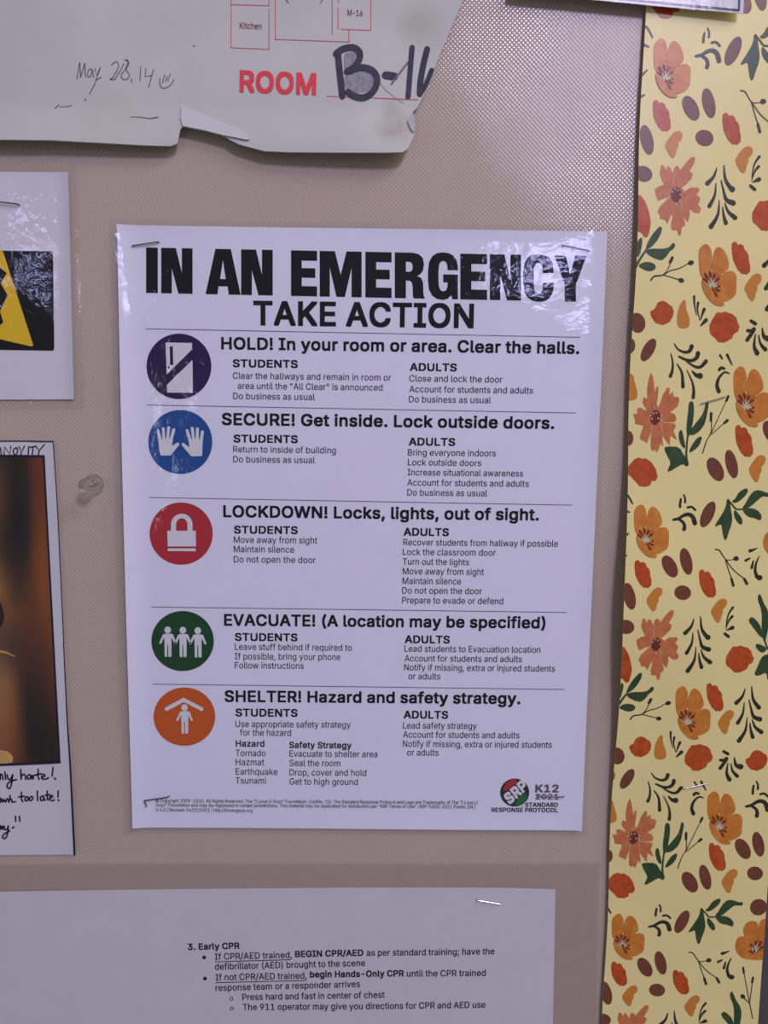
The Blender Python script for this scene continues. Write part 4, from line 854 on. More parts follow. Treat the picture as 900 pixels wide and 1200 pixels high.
build('card_sheet', M, CARD, TC, thick=0.0006, smooth=True)
M = Mesh()
flap = [(213, 123.5), (219, 125.5), (230, 130.5), (246, 137), (262, 143.5), (280, 151), (289, 156), (293, 163), (288, 163.5), (276, 161), (262, 158.3), (241, 152.8), (227, 150), (214, 147.5), (211.5, 137)]
fd = lambda u, v: tcd(u, v) + 0.0009
fill(M, [pp(flap, fd)], fd, 0, lmax=0.005)
plabel(build('torn_flap', M, CARDTORN, TC, thick=0.0004), 'paler torn flap')
M = Mesh(); cd = lambda u, v: tcd(u, v) + 0.0008
fill(M, [pp([(483.3, 131), (486, 136), (486.5, 151), (484.5, 155), (480, 148.5), (477.5, 141)], cd)], cd, 0, lmax=0.004)
plabel(build('folded_corner', M, mat('card_fold', (0.5, 0.5, 0.48), 0.7, 0.2), TC, thick=0.0004), 'small bent corner')
k1, k2, k3 = tc(0.00014), tc(0.00024), tc(0.00034)
M = Mesh()
for q in ([(270.5, -20), (271, 5), (270.7, 55.7), (315.3, 57.7), (315.3, 10.7)], [(271, 5.2), (315.3, 6.6), (315.3, -20)], [(322.7, -20), (322.7, 46), (409, 49), (409, 35)], [(389.3, -20), (389.3, 40)],
          [(396.3, 9.3), (396.3, 34)], [(397, -20), (397, 3)], [(399.7, 34.2), (434.7, 35.4), (435, -20)], [(383.3, 112.7), (440, 114.8), (490, 116.7)]):
    M = Mesh()
    for a, b in zip(q, q[1:]): ribbon(M, [a, b], 0.85, k1, smooth=False)
    plabel(build('floor_plan_line', M, REDLINE, TC), 'thin red line')
M = Mesh(); text(M, 'Kitchen', (281, 33.4), (306.4, 34.4), 7.4, k1, 0.004); text(M, 'M-16', (407.3, 18.2), (424.8, 18.8), 7, k1, 0.006)
ribbon(M, [(334, -2), (338, 3.5)], 1, k1, smooth=False); ribbon(M, [(379, -2), (375.5, 3.5)], 1, k1, smooth=False)
build('plan_lettering', M, mat('dark_red_print', C(120, 40, 62), 0.5, 0.3), TC)
M = Mesh(); text(M, 'ROOM', (280.7, 108.2), (370.3, 111.9), 26.2, k1, 0.028); plabel(build('room_word', M, REDPRINT, TC), 'bold red word ROOM')
z = lambda q: Z(260, 0, 3, q)
M = Mesh()
poly(M, z([(428, 190), (450, 182), (474, 184), (478, 205), (465, 228), (445, 245), (432, 262), (430, 230)]), k1, 0, 1)
poly(M, z([(430, 262), (480, 248), (520, 252), (538, 275), (525, 315), (490, 328), (450, 318), (430, 300)]), k1, 0, 1)
build('pencil_shading', M, PENCILFILL, TC)
M = Mesh()
ribbon(M, z([(408, 188), (414, 250), (424, 338)]), 7.6, k2, smooth=True)
ribbon(M, z([(402, 188), (425, 172), (460, 166), (482, 180), (484, 206), (466, 234), (440, 252)]), 7.6, k3)
ribbon(M, z([(446, 250), (490, 236), (530, 248), (546, 280), (534, 318), (500, 342), (464, 336), (444, 322)]), 7.6, tc(0.00044))
ribbon(M, z([(576, 264), (606, 268)]), 9.2, k2, smooth=False)
ribbon(M, z([(669, 166), (662, 250), (655, 340)]), 6.2, k2)
ribbon(M, z([(722, 172), (708, 230), (698, 290), (696, 330)]), 7, k2)
ribbon(M, z([(698, 330), (716, 300), (738, 246)]), 5.5, k3)
plabel(build('marker_lettering', M, MARKER, TC), 'black marker B-16')
M = Mesh(); z = lambda q: Z(0, 0, 3.214, q); pw = 1.2
for q in ([(290, 298), (300, 236)], [(300, 236), (304, 290)], [(304, 290), (319, 240)], [(319, 240), (322, 288)], [(345, 258), (333, 266), (330, 288), (342, 286), (348, 262), (352, 290)], [(358, 258), (364, 284), (378, 254)], [(376, 260), (356, 318), (337, 354)], [(366, 300), (381, 290)],
          [(420, 244), (438, 232), (446, 252), (426, 290), (414, 298), (432, 300)], [(432, 300), (452, 268), (466, 240)], [(470, 225), (484, 232), (474, 258), (488, 285), (470, 300), (456, 282), (484, 245), (476, 224)], [(494, 296), (496, 310)],
          [(530, 252), (527, 302)], [(550, 258), (546, 288), (572, 284)], [(578, 262), (560, 328)], [(602, 294), (603, 320), (616, 332), (640, 322), (656, 300)], [(620, 282), (612, 312)], [(630, 288), (624, 306)], [(642, 278), (632, 304)]):
    ribbon(M, z(q), pw, k1, smooth=len(q) > 3)
poly(M, z(ell(321, 375, 4, 4, n=8)), k1); poly(M, z(ell(731, 173, 3.5, 3.5, n=8)), k1)
plabel(build('pencil_note', M, PENCIL, TC), 'grey pencil note May 28.14')
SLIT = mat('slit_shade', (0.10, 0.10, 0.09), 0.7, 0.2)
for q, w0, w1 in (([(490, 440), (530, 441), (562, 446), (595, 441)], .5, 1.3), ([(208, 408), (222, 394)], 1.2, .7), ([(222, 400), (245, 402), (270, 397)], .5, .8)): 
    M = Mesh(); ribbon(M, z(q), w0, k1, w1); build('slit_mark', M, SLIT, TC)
M = Mesh(); z = lambda q: Z(260, 0, 3, q)
ribbon(M, z([(546, 275), (570, 310), (600, 335), (640, 365)]), 0.9, k1, 0.6)
build('crease_mark', M, mat('crease_grey', (0.34, 0.33, 0.31), 0.7, 0.2), TC)

# ------------------------------------------------------------------ laminated card at the top edge, over the board and the floral strip
LC = thing('laminated_card', 'edge of a white laminated card with a black border at the top right', 'card', *at(780, -10, 0.006), 0.006)
ld = lambda u, v: 0.0055
l1, lf = (lambda u, v: 0.00565), (lambda u, v: 0.0060)
M = Mesh(); poly(M, [(600, -220), (600, -9.9), (703.6, 0), (871, 15.8), (880, -220)], ld); build('paper_sheet', M, PAPER, LC, thick=0.0004)
M = Mesh(); ribbon(M, [(600, -14.5), (735, -0.4), (866, 12.0)], 2.6, l1, smooth=False, cap=False); ribbon(M, [(866, 12.6), (875, -220)], 2.2, l1, smooth=False, cap=False)
ribbon(M, [(759.5, -20), (760, 2.0)], 1.2, l1, smooth=False, cap=False)
build('border_line', M, PEN, LC)
M = Mesh(); P = []; n = 60; F = []
rag = [0.8 * random.random() for _ in range(200)]
bot = [(590 + (873.5 - 590) * i / n, -10.0 + (17.2 + 10.0) * i / n + rag[i] * .5) for i in range(n + 1)]
sidep = [(873 + rag[80 + i] * 1.6 + 9.0 * i / 60, 17.2 - 242 * i / 60) for i in range(61)]
poly(M, [(590, -225)] + bot + sidep, lf)
plabel(build('laminate_film', M, film_mat('edge_film', (0.95, 0.95, 0.96), 0.1, r0=0.012), LC), 'clear glossy film with ragged edge')

# ------------------------------------------------------------------ floral paper strip at the right
FS = thing('floral_border_strip', 'yellow paper strip with orange flowers and green leaves down the right side', 'border strip', *at(815, 600), 0)
def fsd(u, v):
    l = STRIP_L(v); r = STRIP_R(v); s = (u - l) / (r - l)
    lift = 0.0012 + 0.0064 * math.exp(-((v + 0.030) / 0.060) ** 2) + 0.0016 * math.exp(-((v - 0.12) / 0.05) ** 2)
    return 0.0012 + lift * max(0.0, 1 - s)
CREAM = mat('cream_yellow_paper', C(191, 174, 131, .61), 0.36, 0.28, C(186, 169, 126, .61), 16, bump=0.00002, bscale=2500)
P, F = [], []; nu, nv = 20, 160
for j in range(nv + 1):
    v = 0.384 - 0.768 * j / nv
    for i in range(nu + 1):
        l, r = STRIP_L(v) + 0.0004 * math.sin(v * 60), STRIP_R(v); u = l + (r - l) * i / nu; P.append((u, v, fsd(u, v)))
for j in range(nv):
    for i in range(nu): a = j * (nu + 1) + i; F.append((a, a + nu + 1, a + nu + 2, a + 1))
M = Mesh(); M.add(P, F); build('strip_paper', M, CREAM, FS, thick=0.0002, smooth=True)

def clip_strip(p):
    def half(poly_, f):
        out = []
        for i in range(len(poly_)):
            a, b = poly_[i], poly_[(i + 1) % len(poly_)]; fa, fb = f(a), f(b)
            if fa >= 0: out.append(a)
            if (fa >= 0) != (fb >= 0): t = fa / (fa - fb); out.append((a[0] + (b[0] - a[0]) * t, a[1] + (b[1] - a[1]) * t))
        return out
    for f in (lambda q: q[0] - (STRIP_L(q[1]) + 0.0004 * math.sin(q[1] * 60)), lambda q: STRIP_R(q[1]) - q[0], lambda q: 0.3835 - q[1], lambda q: q[1] + 0.3835):
        p = half(p, f)
        if len(p) < 3: return []
    return p
R3, R4, R5, R6 = (715, 570), (800, 570), (715, 700), (800, 700)
R7, R8, R9, R10 = (705, 840), (800, 840), (700, 970), (800, 970)
SHAPES = []      # (kind, material, outline in photo px, layer) or strokes
def zz(o, q): return [(o[0] + x / 8.0, o[1] + y / 8.0) for x, y in q]
def blob(mi, o, q, layer=0, sm=1, dxy=(0, 0)): SHAPES.append((mi, [(x + dxy[0], y + dxy[1]) for x, y in chaikin(zz(o, q), sm)], layer))
def stk(mi, o, q, w0, w1=None, layer=0, dxy=(0, 0), sm=True):
    L, R, e_, s_ = stroke_outline([(x + dxy[0], y + dxy[1]) for x, y in zz(o, q)], w0 / 8.0, (w0 if w1 is None else w1) / 8.0, sm)
    SHAPES.append((mi, L + e_ + R[::-1] + s_, layer))
def el(mi, o, c, layer=0): SHAPES.append((mi, zz(o, ell(c[0], c[1], c[2], c[3], c[4])), layer))
BR, RO, ORA, COR, GRN, DKG, BEA, MAR, WHT, OR2 = range(10)
def shift(o, ref, o2, ref2): return (o2[0] + ref2[0] / 8 - o[0] - ref[0] / 8, o2[1] + ref2[1] / 8 - o[1] - ref[1] / 8)
def poppy(dxy=(0, 0)):
    blob(OR2, R3, [(240, 430), (335, 390), (400, 405), (450, 430), (420, 560), (440, 632), (390, 620), (330, 560), (262, 470)], 0, 1, dxy)
    blob(ORA, R3, [(250, 190), (285, 166), (318, 180), (342, 235), (338, 320), (330, 400), (285, 432), (243, 440), (229, 385), (225, 300), (227, 225)], 1, 1, dxy)
    blob(ORA, R3, [(348, 275), (372, 205), (400, 186), (440, 207), (478, 270), (492, 345), (468, 380), (405, 418), (345, 405), (335, 340)], 2, 1, dxy)
    blob(ORA, R3, [(402, 450), (432, 402), (490, 378), (532, 388), (554, 420), (550, 500), (548, 570), (505, 610), (438, 637), (385, 600), (372, 520)], 3, 1, dxy)
    blob(ORA, R3, [(243, 452), (288, 485), (335, 535), (370, 585), (425, 628), (447, 660), (422, 672), (360, 662), (300, 612), (258, 545)], 4, 1, dxy)
    for q in ([(278, 415), (304, 455)], [(320, 398), (330, 440)], [(362, 420), (348, 458)], [(266, 458), (302, 474)], [(392, 450), (358, 482)], [(400, 510), (372, 515)], [(398, 548), (370, 530)], [(372, 590), (345, 535)]):
        stk(MAR, R3, q, 20, 9, 5, dxy, False)
    for q in ([(338, 520), (328, 448)], [(338, 520), (304, 470)], [(338, 520), (354, 455)], [(338, 520), (378, 478)], [(338, 520), (292, 495)], [(338, 520), (384, 508)], [(338, 520), (312, 528)]):
        stk(WHT, R3, q, 22, 7, 6, dxy, False)
poppy(); poppy(shift(R3, (285, 168), R5, (675, 832))); poppy(shift(R3, (285, 168), R8, (292, 697)))
# the turned poppy at the right edge (drawn one repeat lower, moved up when it is laid out)
TURNED = len(SHAPES)
blob(OR2, R10, [(560, 1000), (720, 1010), (800, 1000), (850, 1130), (780, 1210), (600, 1220), (560, 1120)], 0)
blob(ORA, R10, [(575, 1005), (568, 940), (605, 885), (660, 872), (708, 890), (712, 960), (695, 1050), (640, 1085), (590, 1040)], 1)
blob(ORA, R10, [(578, 1022), (530, 1018), (500, 1070), (492, 1130), (525, 1190), (580, 1235), (630, 1200), (650, 1120), (625, 1060)], 2)
blob(ORA, R10, [(716, 920), (740, 860), (800, 850), (860, 900), (850, 1020), (780, 1070), (705, 1080)], 3)
blob(ORA, R10, [(570, 1225), (640, 1190), (740, 1160), (840, 1130), (850, 1200), (760, 1240), (650, 1240)], 4)
for q in ([(640, 1100), (668, 1135)], [(690, 1070), (690, 1110)], [(735, 1070), (715, 1115)], [(630, 1160), (660, 1170)], [(750, 1120), (715, 1140)]): stk(MAR, R10, q, 20, 9, 5, sm=False)
for q in ([(665, 1170), (680, 1100)], [(665, 1170), (705, 1085)], [(665, 1170), (715, 1120)], [(665, 1170), (650, 1115)], [(665, 1170), (700, 1150)]): stk(WHT, R10, q, 22, 7, 6, sm=False)
el(BR, R10, (712, 745, 80, 76, -30))
TURNED_END = len(SHAPES)
red = [(229, 750), (232, 705), (252, 688), (272, 694), (284, 716), (308, 706), (335, 724), (342, 752), (362, 770), (376, 800), (376, 832), (388, 880), (386, 928), (356, 955), (336, 948), (318, 952), (280, 918), (255, 872), (238, 832)]
for d_ in ((0, 0), shift(R3, (255, 690), R4, (180, 780)), shift(R3, (255, 690), R6, (250, 805)), shift(R3, (255, 690), R10, (272, 142))): blob(RO, R3, red, 0, 0, d_)
bean = [(343, 1055), (378, 1002), (412, 962), (448, 944), (480, 952), (494, 980), (482, 1022), (450, 1046), (457, 1078), (440, 1100), (431, 1150), (412, 1178), (386, 1162), (360, 1118), (342, 1085)]
for d_ in ((0, 0), shift(R3, (450, 945), R6, (375, 10)), shift(R3, (450, 945), R6, (440, 1055)), shift(R3, (450, 945), R10, (475, 385))): blob(BEA, R3, bean, 0, 1, d_)
for o, c in ((R3, (560, 750, 62, 112, -28)), (R3, (714, 703, 54, 128, -13)), (R3, (681, 996, 78, 68, 12)), (R3, (181, 1030, 55, 128, -13)), (R4, (236, 262, 56, 130, 24)), (R5, (148, 277, 80, 66, 12)), (R7, (145, 367, 70, 80, -15)),
             (R7, (241, 582, 48, 105, 32)), (R7, (70, 550, 55, 65, 0)), (R10, (565, 198, 62, 105, -30)), (R10, (710, 155, 53, 118, -12)), (R10, (679, 428, 74, 64, 8)), (R10, (68, 510, 64, 106, -30)), (R10, (212, 465, 51, 120, -14)), (R9, (100, 265, 44, 62, 0))): el(BR, o, c)
for q in ([(130, 70), (165, 85), (212, 162)], [(130, 222), (180, 242)], [(120, 490), (172, 440)], [(110, 675), (155, 648)]): stk(DKG, R3, q, 26, 14)
blob(RO, R5, [(40, 460), (110, 450), (150, 488), (182, 558), (196, 620), (206, 680), (190, 750), (172, 802), (140, 797), (120, 762), (80, 752), (40, 720)])
def arch(d_):
    stk(DKG, R3, [(664, 118), (658, 155), (656, 192)], 20, 24, 0, d_); stk(DKG, R3, [(690, 78), (704, 110), (703, 150)], 14, 20, 0, d_); stk(DKG, R3, [(728, 197), (765, 192), (800, 222)], 22, 20, 0, d_)
    stk(DKG, R3, [(595, 312), (645, 300), (690, 272), (735, 262), (775, 285), (795, 345)], 24, 44, 0, d_); stk(DKG, R3, [(640, 305), (684, 335), (698, 370), (694, 402)], 22, 36, 1, d_)
arch((0, 0)); arch(shift(R3, (590, 312), R8, (592, 840)))
blob(GRN, R4, [(412, 122), (440, 115), (450, 200), (468, 300), (455, 372), (432, 430), (416, 490), (400, 508), (384, 480), (370, 400), (365, 350), (308, 380), (304, 360), (345, 300), (390, 225), (412, 170)])
blob(GRN, R4, [(462, 135), (492, 118), (530, 50), (590, 16), (614, 26), (607, 65), (560, 118), (510, 152), (478, 156)])
blob(GRN, R4, [(555, 205), (590, 160), (605, 128), (650, 58), (690, 32), (750, 42), (790, 62), (830, 55), (832, 95), (790, 98), (750, 90), (690, 142), (640, 188), (600, 208)])
blob(GRN, R4, [(560, 210), (620, 200), (690, 213), (737, 260), (742, 302), (725, 320), (680, 298), (620, 288), (580, 250)], 1)
blob(GRN, R4, [(486, 215), (512, 240), (552, 290), (564, 342), (546, 362), (518, 342), (490, 298), (480, 260)])
stk(GRN, R4, [(425, 125), (470, 175), (505, 212), (565, 212)], 14, 14, 2)
stk(DKG, R4, [(308, 590), (345, 600), (378, 650), (405, 685), (440, 690), (485, 684)], 12, 7); el(DKG, R4, (502, 676, 25, 22, 0), 1)
stk(DKG, R4, [(402, 685), (430, 780), (462, 872)], 8, 8, 1); stk(DKG, R4, [(460, 868), (477, 930)], 22, 22, 2, sm=False)
stk(DKG, R4, [(408, 690), (480, 785), (580, 866)], 8, 8, 2); stk(DKG, R4, [(580, 866), (604, 912)], 22, 24, 3, sm=False)
stk(DKG, R4, [(700, 578), (660, 596), (634, 604)], 8, 36); stk(DKG, R4, [(630, 674), (592, 694)], 16, 26); stk(DKG, R4, [(664, 698), (648, 762)], 14, 26)
stk(DKG, R4, [(718, 655), (690, 720), (680, 790), (698, 848)], 9, 36); el(DKG, R4, (722, 856, 27, 25, 0), 1)
daisy1 = [(308, 196), (330, 205), (350, 245), (360, 202), (385, 218), (408, 268), (420, 215), (440, 198), (462, 212), (468, 238), (520, 170), (570, 118), (600, 125), (592, 172), (550, 240), (580, 260), (566, 302), (530, 342), (480, 382), (505, 408), (560, 375), (622, 373), (637, 395), (608, 432), (640, 455), (632, 490), (618, 510), (644, 545), (632, 582), (590, 582), (545, 548), (547, 600), (530, 658), (508, 640), (478, 600), (503, 660), (502, 692), (475, 702), (462, 772), (445, 770), (430, 730), (402, 732), (385, 725), (380, 690), (397, 620), (388, 600), (350, 682), (330, 650), (288, 642), (285, 610), (266, 588), (290, 540), (340, 492), (388, 452), (330, 472), (275, 497), (256, 455), (248, 400), (290, 373), (330, 360), (310, 320), (293, 270)]
blob(COR, R5, daisy1, 0, 0)
for q in ([(408, 370), (412, 270)], [(385, 452), (340, 478)], [(480, 500), (470, 590)]): stk(WHT, R5, q, 6, 3, 1)
el(MAR, R5, (432, 440, 44, 62, 8), 2)
for x, y in ((425, 395), (448, 405), (468, 440), (460, 490), (430, 520), (400, 420)): el(WHT, R5, (x, y, 7, 7, 0), 3)
blob(GRN, R5, [(148, 908), (165, 850), (210, 778), (270, 713), (295, 703), (302, 740), (262, 815), (210, 872)])
blob(GRN, R5, [(150, 905), (210, 888), (300, 888), (358, 874), (392, 832), (414, 848), (402, 880), (362, 906), (332, 950), (290, 982), (230, 968), (170, 938)], 1)
blob(GRN, R5, [(76, 965), (65, 900), (85, 830), (115, 798), (128, 820), (115, 890), (95, 952)]); blob(GRN, R5, [(80, 1030), (130, 998), (200, 998), (242, 1025), (225, 1062), (170, 1074), (110, 1052)])
stk(GRN, R5, [(10, 1140), (85, 1000), (155, 905)], 26, 16, 2)
stk(DKG, R5, [(190, 1142), (222, 1110), (290, 1100), (360, 1062), (440, 1040), (520, 998)], 14, 7); el(DKG, R5, (545, 991, 26, 19, -15), 1)
stk(DKG, R5, [(298, 1097), (345, 1045), (368, 990)], 6, 8, 1); stk(DKG, R5, [(366, 990), (384, 955)], 26, 24, 2, sm=False); stk(DKG, R5, [(302, 1098), (380, 1116), (440, 1132)], 7, 7, 2); el(DKG, R5, (458, 1136, 24, 18, 15), 3)
def fern(d_):
    for k, (q, a, b_) in enumerate((([(106, 202), (80, 275), (24, 335)], 8, 40), ([(168, 180), (182, 300), (236, 378)], 8, 42), ([(98, 328), (86, 430), (38, 522)], 6, 36), ([(143, 305), (168, 410), (188, 465), (245, 488)], 8, 46), ([(125, 465), (110, 590), (48, 690)], 5, 42), ([(152, 520), (160, 590), (178, 655)], 6, 36), ([(172, 490), (200, 560), (258, 608)], 8, 42))): stk(DKG, R6, q, a, b_, k % 2, d_)
    el(DKG, R6, (240, 375, 22, 24, 0), 2, ) if d_ == (0, 0) else None
fern((0, 0)); fern(shift(R6, (105, 205), R6, (585, 860)))
stk(DKG, R6, [(472, 95), (430, 160), (406, 268)], 24, 5); stk(DKG, R6, [(466, 178), (430, 225), (405, 300)], 26, 5, 1); stk(DKG, R6, [(468, 284), (415, 308)], 38, 8, 2); stk(DKG, R6, [(395, 340), (430, 368)], 26, 30)
mg = [(405, 612), (408, 560), (436, 512), (470, 462), (508, 462), (540, 452), (575, 462), (612, 474), (644, 502), (652, 540), (670, 570), (656, 612), (620, 632), (602, 670), (562, 692), (530, 705), (482, 702), (452, 668), (416, 642)]
for d_ in ((0, 0), shift(R6, (540, 455), R8, (155, 258))): blob(RO, R6, mg, 0, 0, d_)
mg2 = [(264, 302), (260, 272), (300, 250), (325, 202), (352, 188), (372, 184), (410, 198), (425, 214), (452, 226), (467, 265), (457, 312), (430, 352), (370, 380), (310, 366), (280, 332)]
for d_ in ((0, 0), shift(R7, (370, 185), R8, (700, 312))): blob(RO, R7, mg2, 0, 0, d_)
blob(RO, R9, [(80, 560), (100, 490), (150, 438), (190, 422), (222, 432), (250, 428), (302, 460), (340, 520), (354, 580), (335, 612), (300, 612), (288, 646), (250, 662), (190, 656), (150, 612), (110, 572)], 0, 0)
blob(GRN, R6, [(704, 5), (715, -35), (735, -20), (762, 60), (800, 120), (818, 200), (802, 300), (782, 382), (772, 432), (750, 382), (740, 282), (746, 182), (735, 102), (712, 48)])
blob(GRN, R6, [(618, 215), (640, 183), (670, 193), (722, 250), (742, 312), (768, 392), (722, 362), (678, 302), (638, 250)], 1); blob(GRN, R6, [(683, 460), (690, 433), (722, 440), (792, 472), (780, 502), (750, 522), (712, 502)])
blob(GRN, R6, [(672, 715), (690, 680), (740, 560), (780, 535), (860, 530), (900, 640), (860, 800), (800, 790), (785, 700), (730, 730), (690, 737)]); stk(GRN, R6, [(840, 540), (790, 460), (765, 380)], 14, 12, 2)
blob(BEA, R7, [(498, 382), (493, 320), (508, 240), (545, 178), (572, 168), (576, 250), (592, 280), (606, 330), (606, 378), (580, 400), (530, 402)]); blob(BEA, R7, [(40, 770), (105, 780), (120, 850), (147, 940), (130, 992), (40, 1000)])
for q, a, b_ in (([(648, 142), (650, 210), (668, 292)], 22, 5), ([(682, 192), (676, 250), (696, 332)], 22, 5), ([(735, 242), (715, 290), (702, 330)], 28, 6), ([(750, 330), (704, 374)], 34, 14)): stk(DKG, R7, q, a, b_)
for k, (q, a, b_) in enumerate((([(468, 525), (500, 570), (560, 594), (605, 582), (622, 545)], 8, 38), ([(510, 630), (570, 655), (628, 660), (668, 634), (678, 600)], 16, 38), ([(570, 662), (640, 705), (700, 712), (748, 665)], 10, 34), ([(437, 605), (455, 680), (450, 750), (434, 790)], 8, 32), ([(492, 690), (535, 760), (545, 875)], 8, 32), ([(580, 740), (625, 830), (640, 900), (636, 962)], 6, 30), ([(625, 745), (660, 778), (696, 784)], 10, 52))): stk(DKG, R7, q, a, b_, k % 3)
daisy2 = [(262, 768), (280, 800), (290, 870), (300, 930), (312, 878), (328, 885), (322, 960), (312, 1020), (326, 1052), (345, 1010), (370, 940), (408, 883), (427, 890), (425, 942), (455, 918), (464, 960), (498, 958), (514, 980), (497, 1040), (430, 1087), (470, 1100), (487, 1140), (472, 1167), (400, 1168), (475, 1182), (478, 1205), (460, 1240), (487, 1312), (430, 1278), (425, 1360), (395, 1325), (358, 1270), (367, 1372), (345, 1345), (330, 1382), (312, 1420), (296, 1395), (280, 1408), (258, 1390), (258, 1290), (272, 1218), (225, 1342), (195, 1325), (165, 1308), (163, 1290), (195, 1200), (122, 1187), (120, 1150), (103, 1107), (145, 1100), (138, 1062), (165, 1052), (230, 1082), (188, 1010), (198, 968), (230, 985), (228, 900), (245, 810)]
blob(COR, R7, daisy2, 0, 0); el(MAR, R9, (340, 92, 42, 62, 10), 2)
for q in ([(290, 1040), (300, 1070)], [(245, 1120), (270, 1120)], [(345, 1150), (352, 1140)]): stk(WHT, R7, q, 8, 6, 3)
for x, y in ((322, 60), (310, 105), (350, 55), (365, 100), (395, 80), (395, 120)): el(WHT, R9, (x, y, 7, 8, 0), 3)
stk(WHT, R9, [(310, 160), (300, 250)], 6, 3, 1); stk(WHT, R9, [(390, 140), (400, 230)], 6, 3, 1); stk(WHT, R9, [(410, 132), (500, 138)], 6, 3, 1)
for k, (q, a, b_) in enumerate((([(385, 325), (425, 348)], 26, 30), ([(355, 405), (390, 408), (412, 392)], 26, 36), ([(412, 402), (352, 482)], 28, 34), ([(425, 435), (414, 530), (440, 588)], 8, 42), ([(452, 438), (470, 510), (512, 556)], 8, 36), ([(485, 380), (500, 450), (545, 468)], 8, 54), ([(112, 612), (132, 640)], 18, 14), ([(176, 608), (198, 650), (220, 690)], 24, 8), ([(106, 730), (125, 714), (150, 722)], 28, 22), ([(195, 760), (150, 752), (102, 800), (86, 860), (102, 908)], 10, 36))): stk(DKG, R8, q, a, b_, k % 2)
stk(DKG, R8, [(180, 955), (140, 1040), (60, 1200), (30, 1260), (-5, 1310), (-45, 1420)], 6, 9); stk(DKG, R8, [(185, 948), (168, 985)], 22, 20, 1, sm=False)
stk(DKG, R8, [(36, 1155), (35, 1235), (18, 1275)], 7, 7, 1); stk(DKG, R8, [(34, 1090), (32, 1150)], 22, 20, 2, sm=False); stk(DKG, R8, [(150, 1168), (40, 1262)], 7, 7, 2); stk(DKG, R8, [(176, 1148), (152, 1168)], 26, 20, 3, sm=False)
blob(GRN, R9, [(413, 340), (440, 328), (550, 330), (590, 400), (628, 440), (632, 482), (610, 492), (580, 470), (540, 490), (448, 542), (443, 520), (475, 460), (438, 400)])
blob(GRN, R9, [(636, -30), (655, -50), (682, -32), (680, 80), (655, 200), (628, 262), (614, 200), (618, 130), (630, 50)], 1); blob(GRN, R9, [(640, 230), (650, 190), (700, 130), (760, 60), (780, 0), (788, -48), (806, -52), (812, -20), (797, 60), (780, 132), (740, 192), (680, 232)], 2)
blob(GRN, R9, [(633, 382), (650, 330), (700, 260), (740, 238), (752, 255), (730, 312), (690, 352)]); blob(GRN, R9, [(558, 190), (575, 193), (590, 260), (607, 342), (580, 337), (550, 282), (543, 220)])
stk(GRN, R9, [(620, 470), (612, 380), (628, 220)], 18, 12, 3)
TW = (700, 1080)
def t45(q): return [((x / 4.5) * 8, (y / 4.5) * 8) for x, y in q]
TURNED2 = len(SHAPES)
stk(DKG, TW, t45([(772, 260), (790, 360), (805, 440), (820, 512)]), 7, 9); stk(DKG, TW, t45([(770, 243), (773, 270)]), 18, 20, 1, sm=False); stk(DKG, TW, t45([(818, 315), (812, 370), (804, 425)]), 7, 7, 1); stk(DKG, TW, t45([(822, 295), (817, 322)]), 18, 18, 2, sm=False)
stk(DKG, TW, t45([(772, 402), (803, 432)]), 8, 7, 2); el(DKG, TW, (*t45([(768, 395)])[0], 24, 18, 40), 3)
TURNED2_END = len(SHAPES)

va, vb, vc_ = at(771, 42, 0.002)[1], at(750.6, 590.6, 0.004)[1], at(726.9, 1067.5, 0.002)[1]
PERIOD = (va - vc_) / 2.0
FMATS = [mat('brown_motif', C(114, 64, 52, .42), 0.34, 0.32, C(104, 58, 48, .42), 300), mat('red_orange_motif', C(180, 80, 40, .42), 0.34, 0.32, C(166, 64, 28, .42), 330), mat('orange_motif', C(196, 124, 56, .42), 0.34, 0.32, C(186, 106, 44, .42), 260),
         mat('coral_motif', C(190, 114, 80, .42), 0.34, 0.32, C(180, 100, 66, .42), 300), mat('green_motif', C(46, 68, 46, .39), 0.34, 0.32, C(60, 78, 54, .39), 300), mat('dark_green_motif', C(42, 46, 38, .39), 0.34, 0.32, C(54, 54, 44, .39), 400),
         mat('amber_motif', C(192, 118, 44, .42), 0.34, 0.32, C(196, 126, 66, .39), 260), mat('maroon_motif', C(112, 46, 44, .39), 0.34, 0.32), mat('white_motif', C(196, 182, 164, .39), 0.34, 0.32), mat('deep_orange_motif', C(178, 100, 42, .42), 0.34, 0.32)]
M = Mesh()
for idx, (mi, outl, layer) in enumerate(SHAPES):
    lay = (lambda u, v, k=layer: fsd(u, v) + 0.00012 + 0.00005 * k)
    base = pp(outl, lay)
    for k in (-3, -2, -1, 0, 1, 2):
        kk = k + (1 if TURNED <= idx < TURNED_END or TURNED2 <= idx < TURNED2_END else 0)
        dv = -kk * PERIOD; q = [(u, v + dv) for u, v in base]
        vs = [v for u, v in q]
        if min(vs) > 0.383 or max(vs) < -0.383: continue
        # the print follows the strip, which runs a little off the vertical
        q = [(u + slk * 0 , v) for u, v in q]
        fill(M, [q], lay, mi, lmax=0.010, clip=clip_strip)
build('floral_print', M, FMATS, FS)

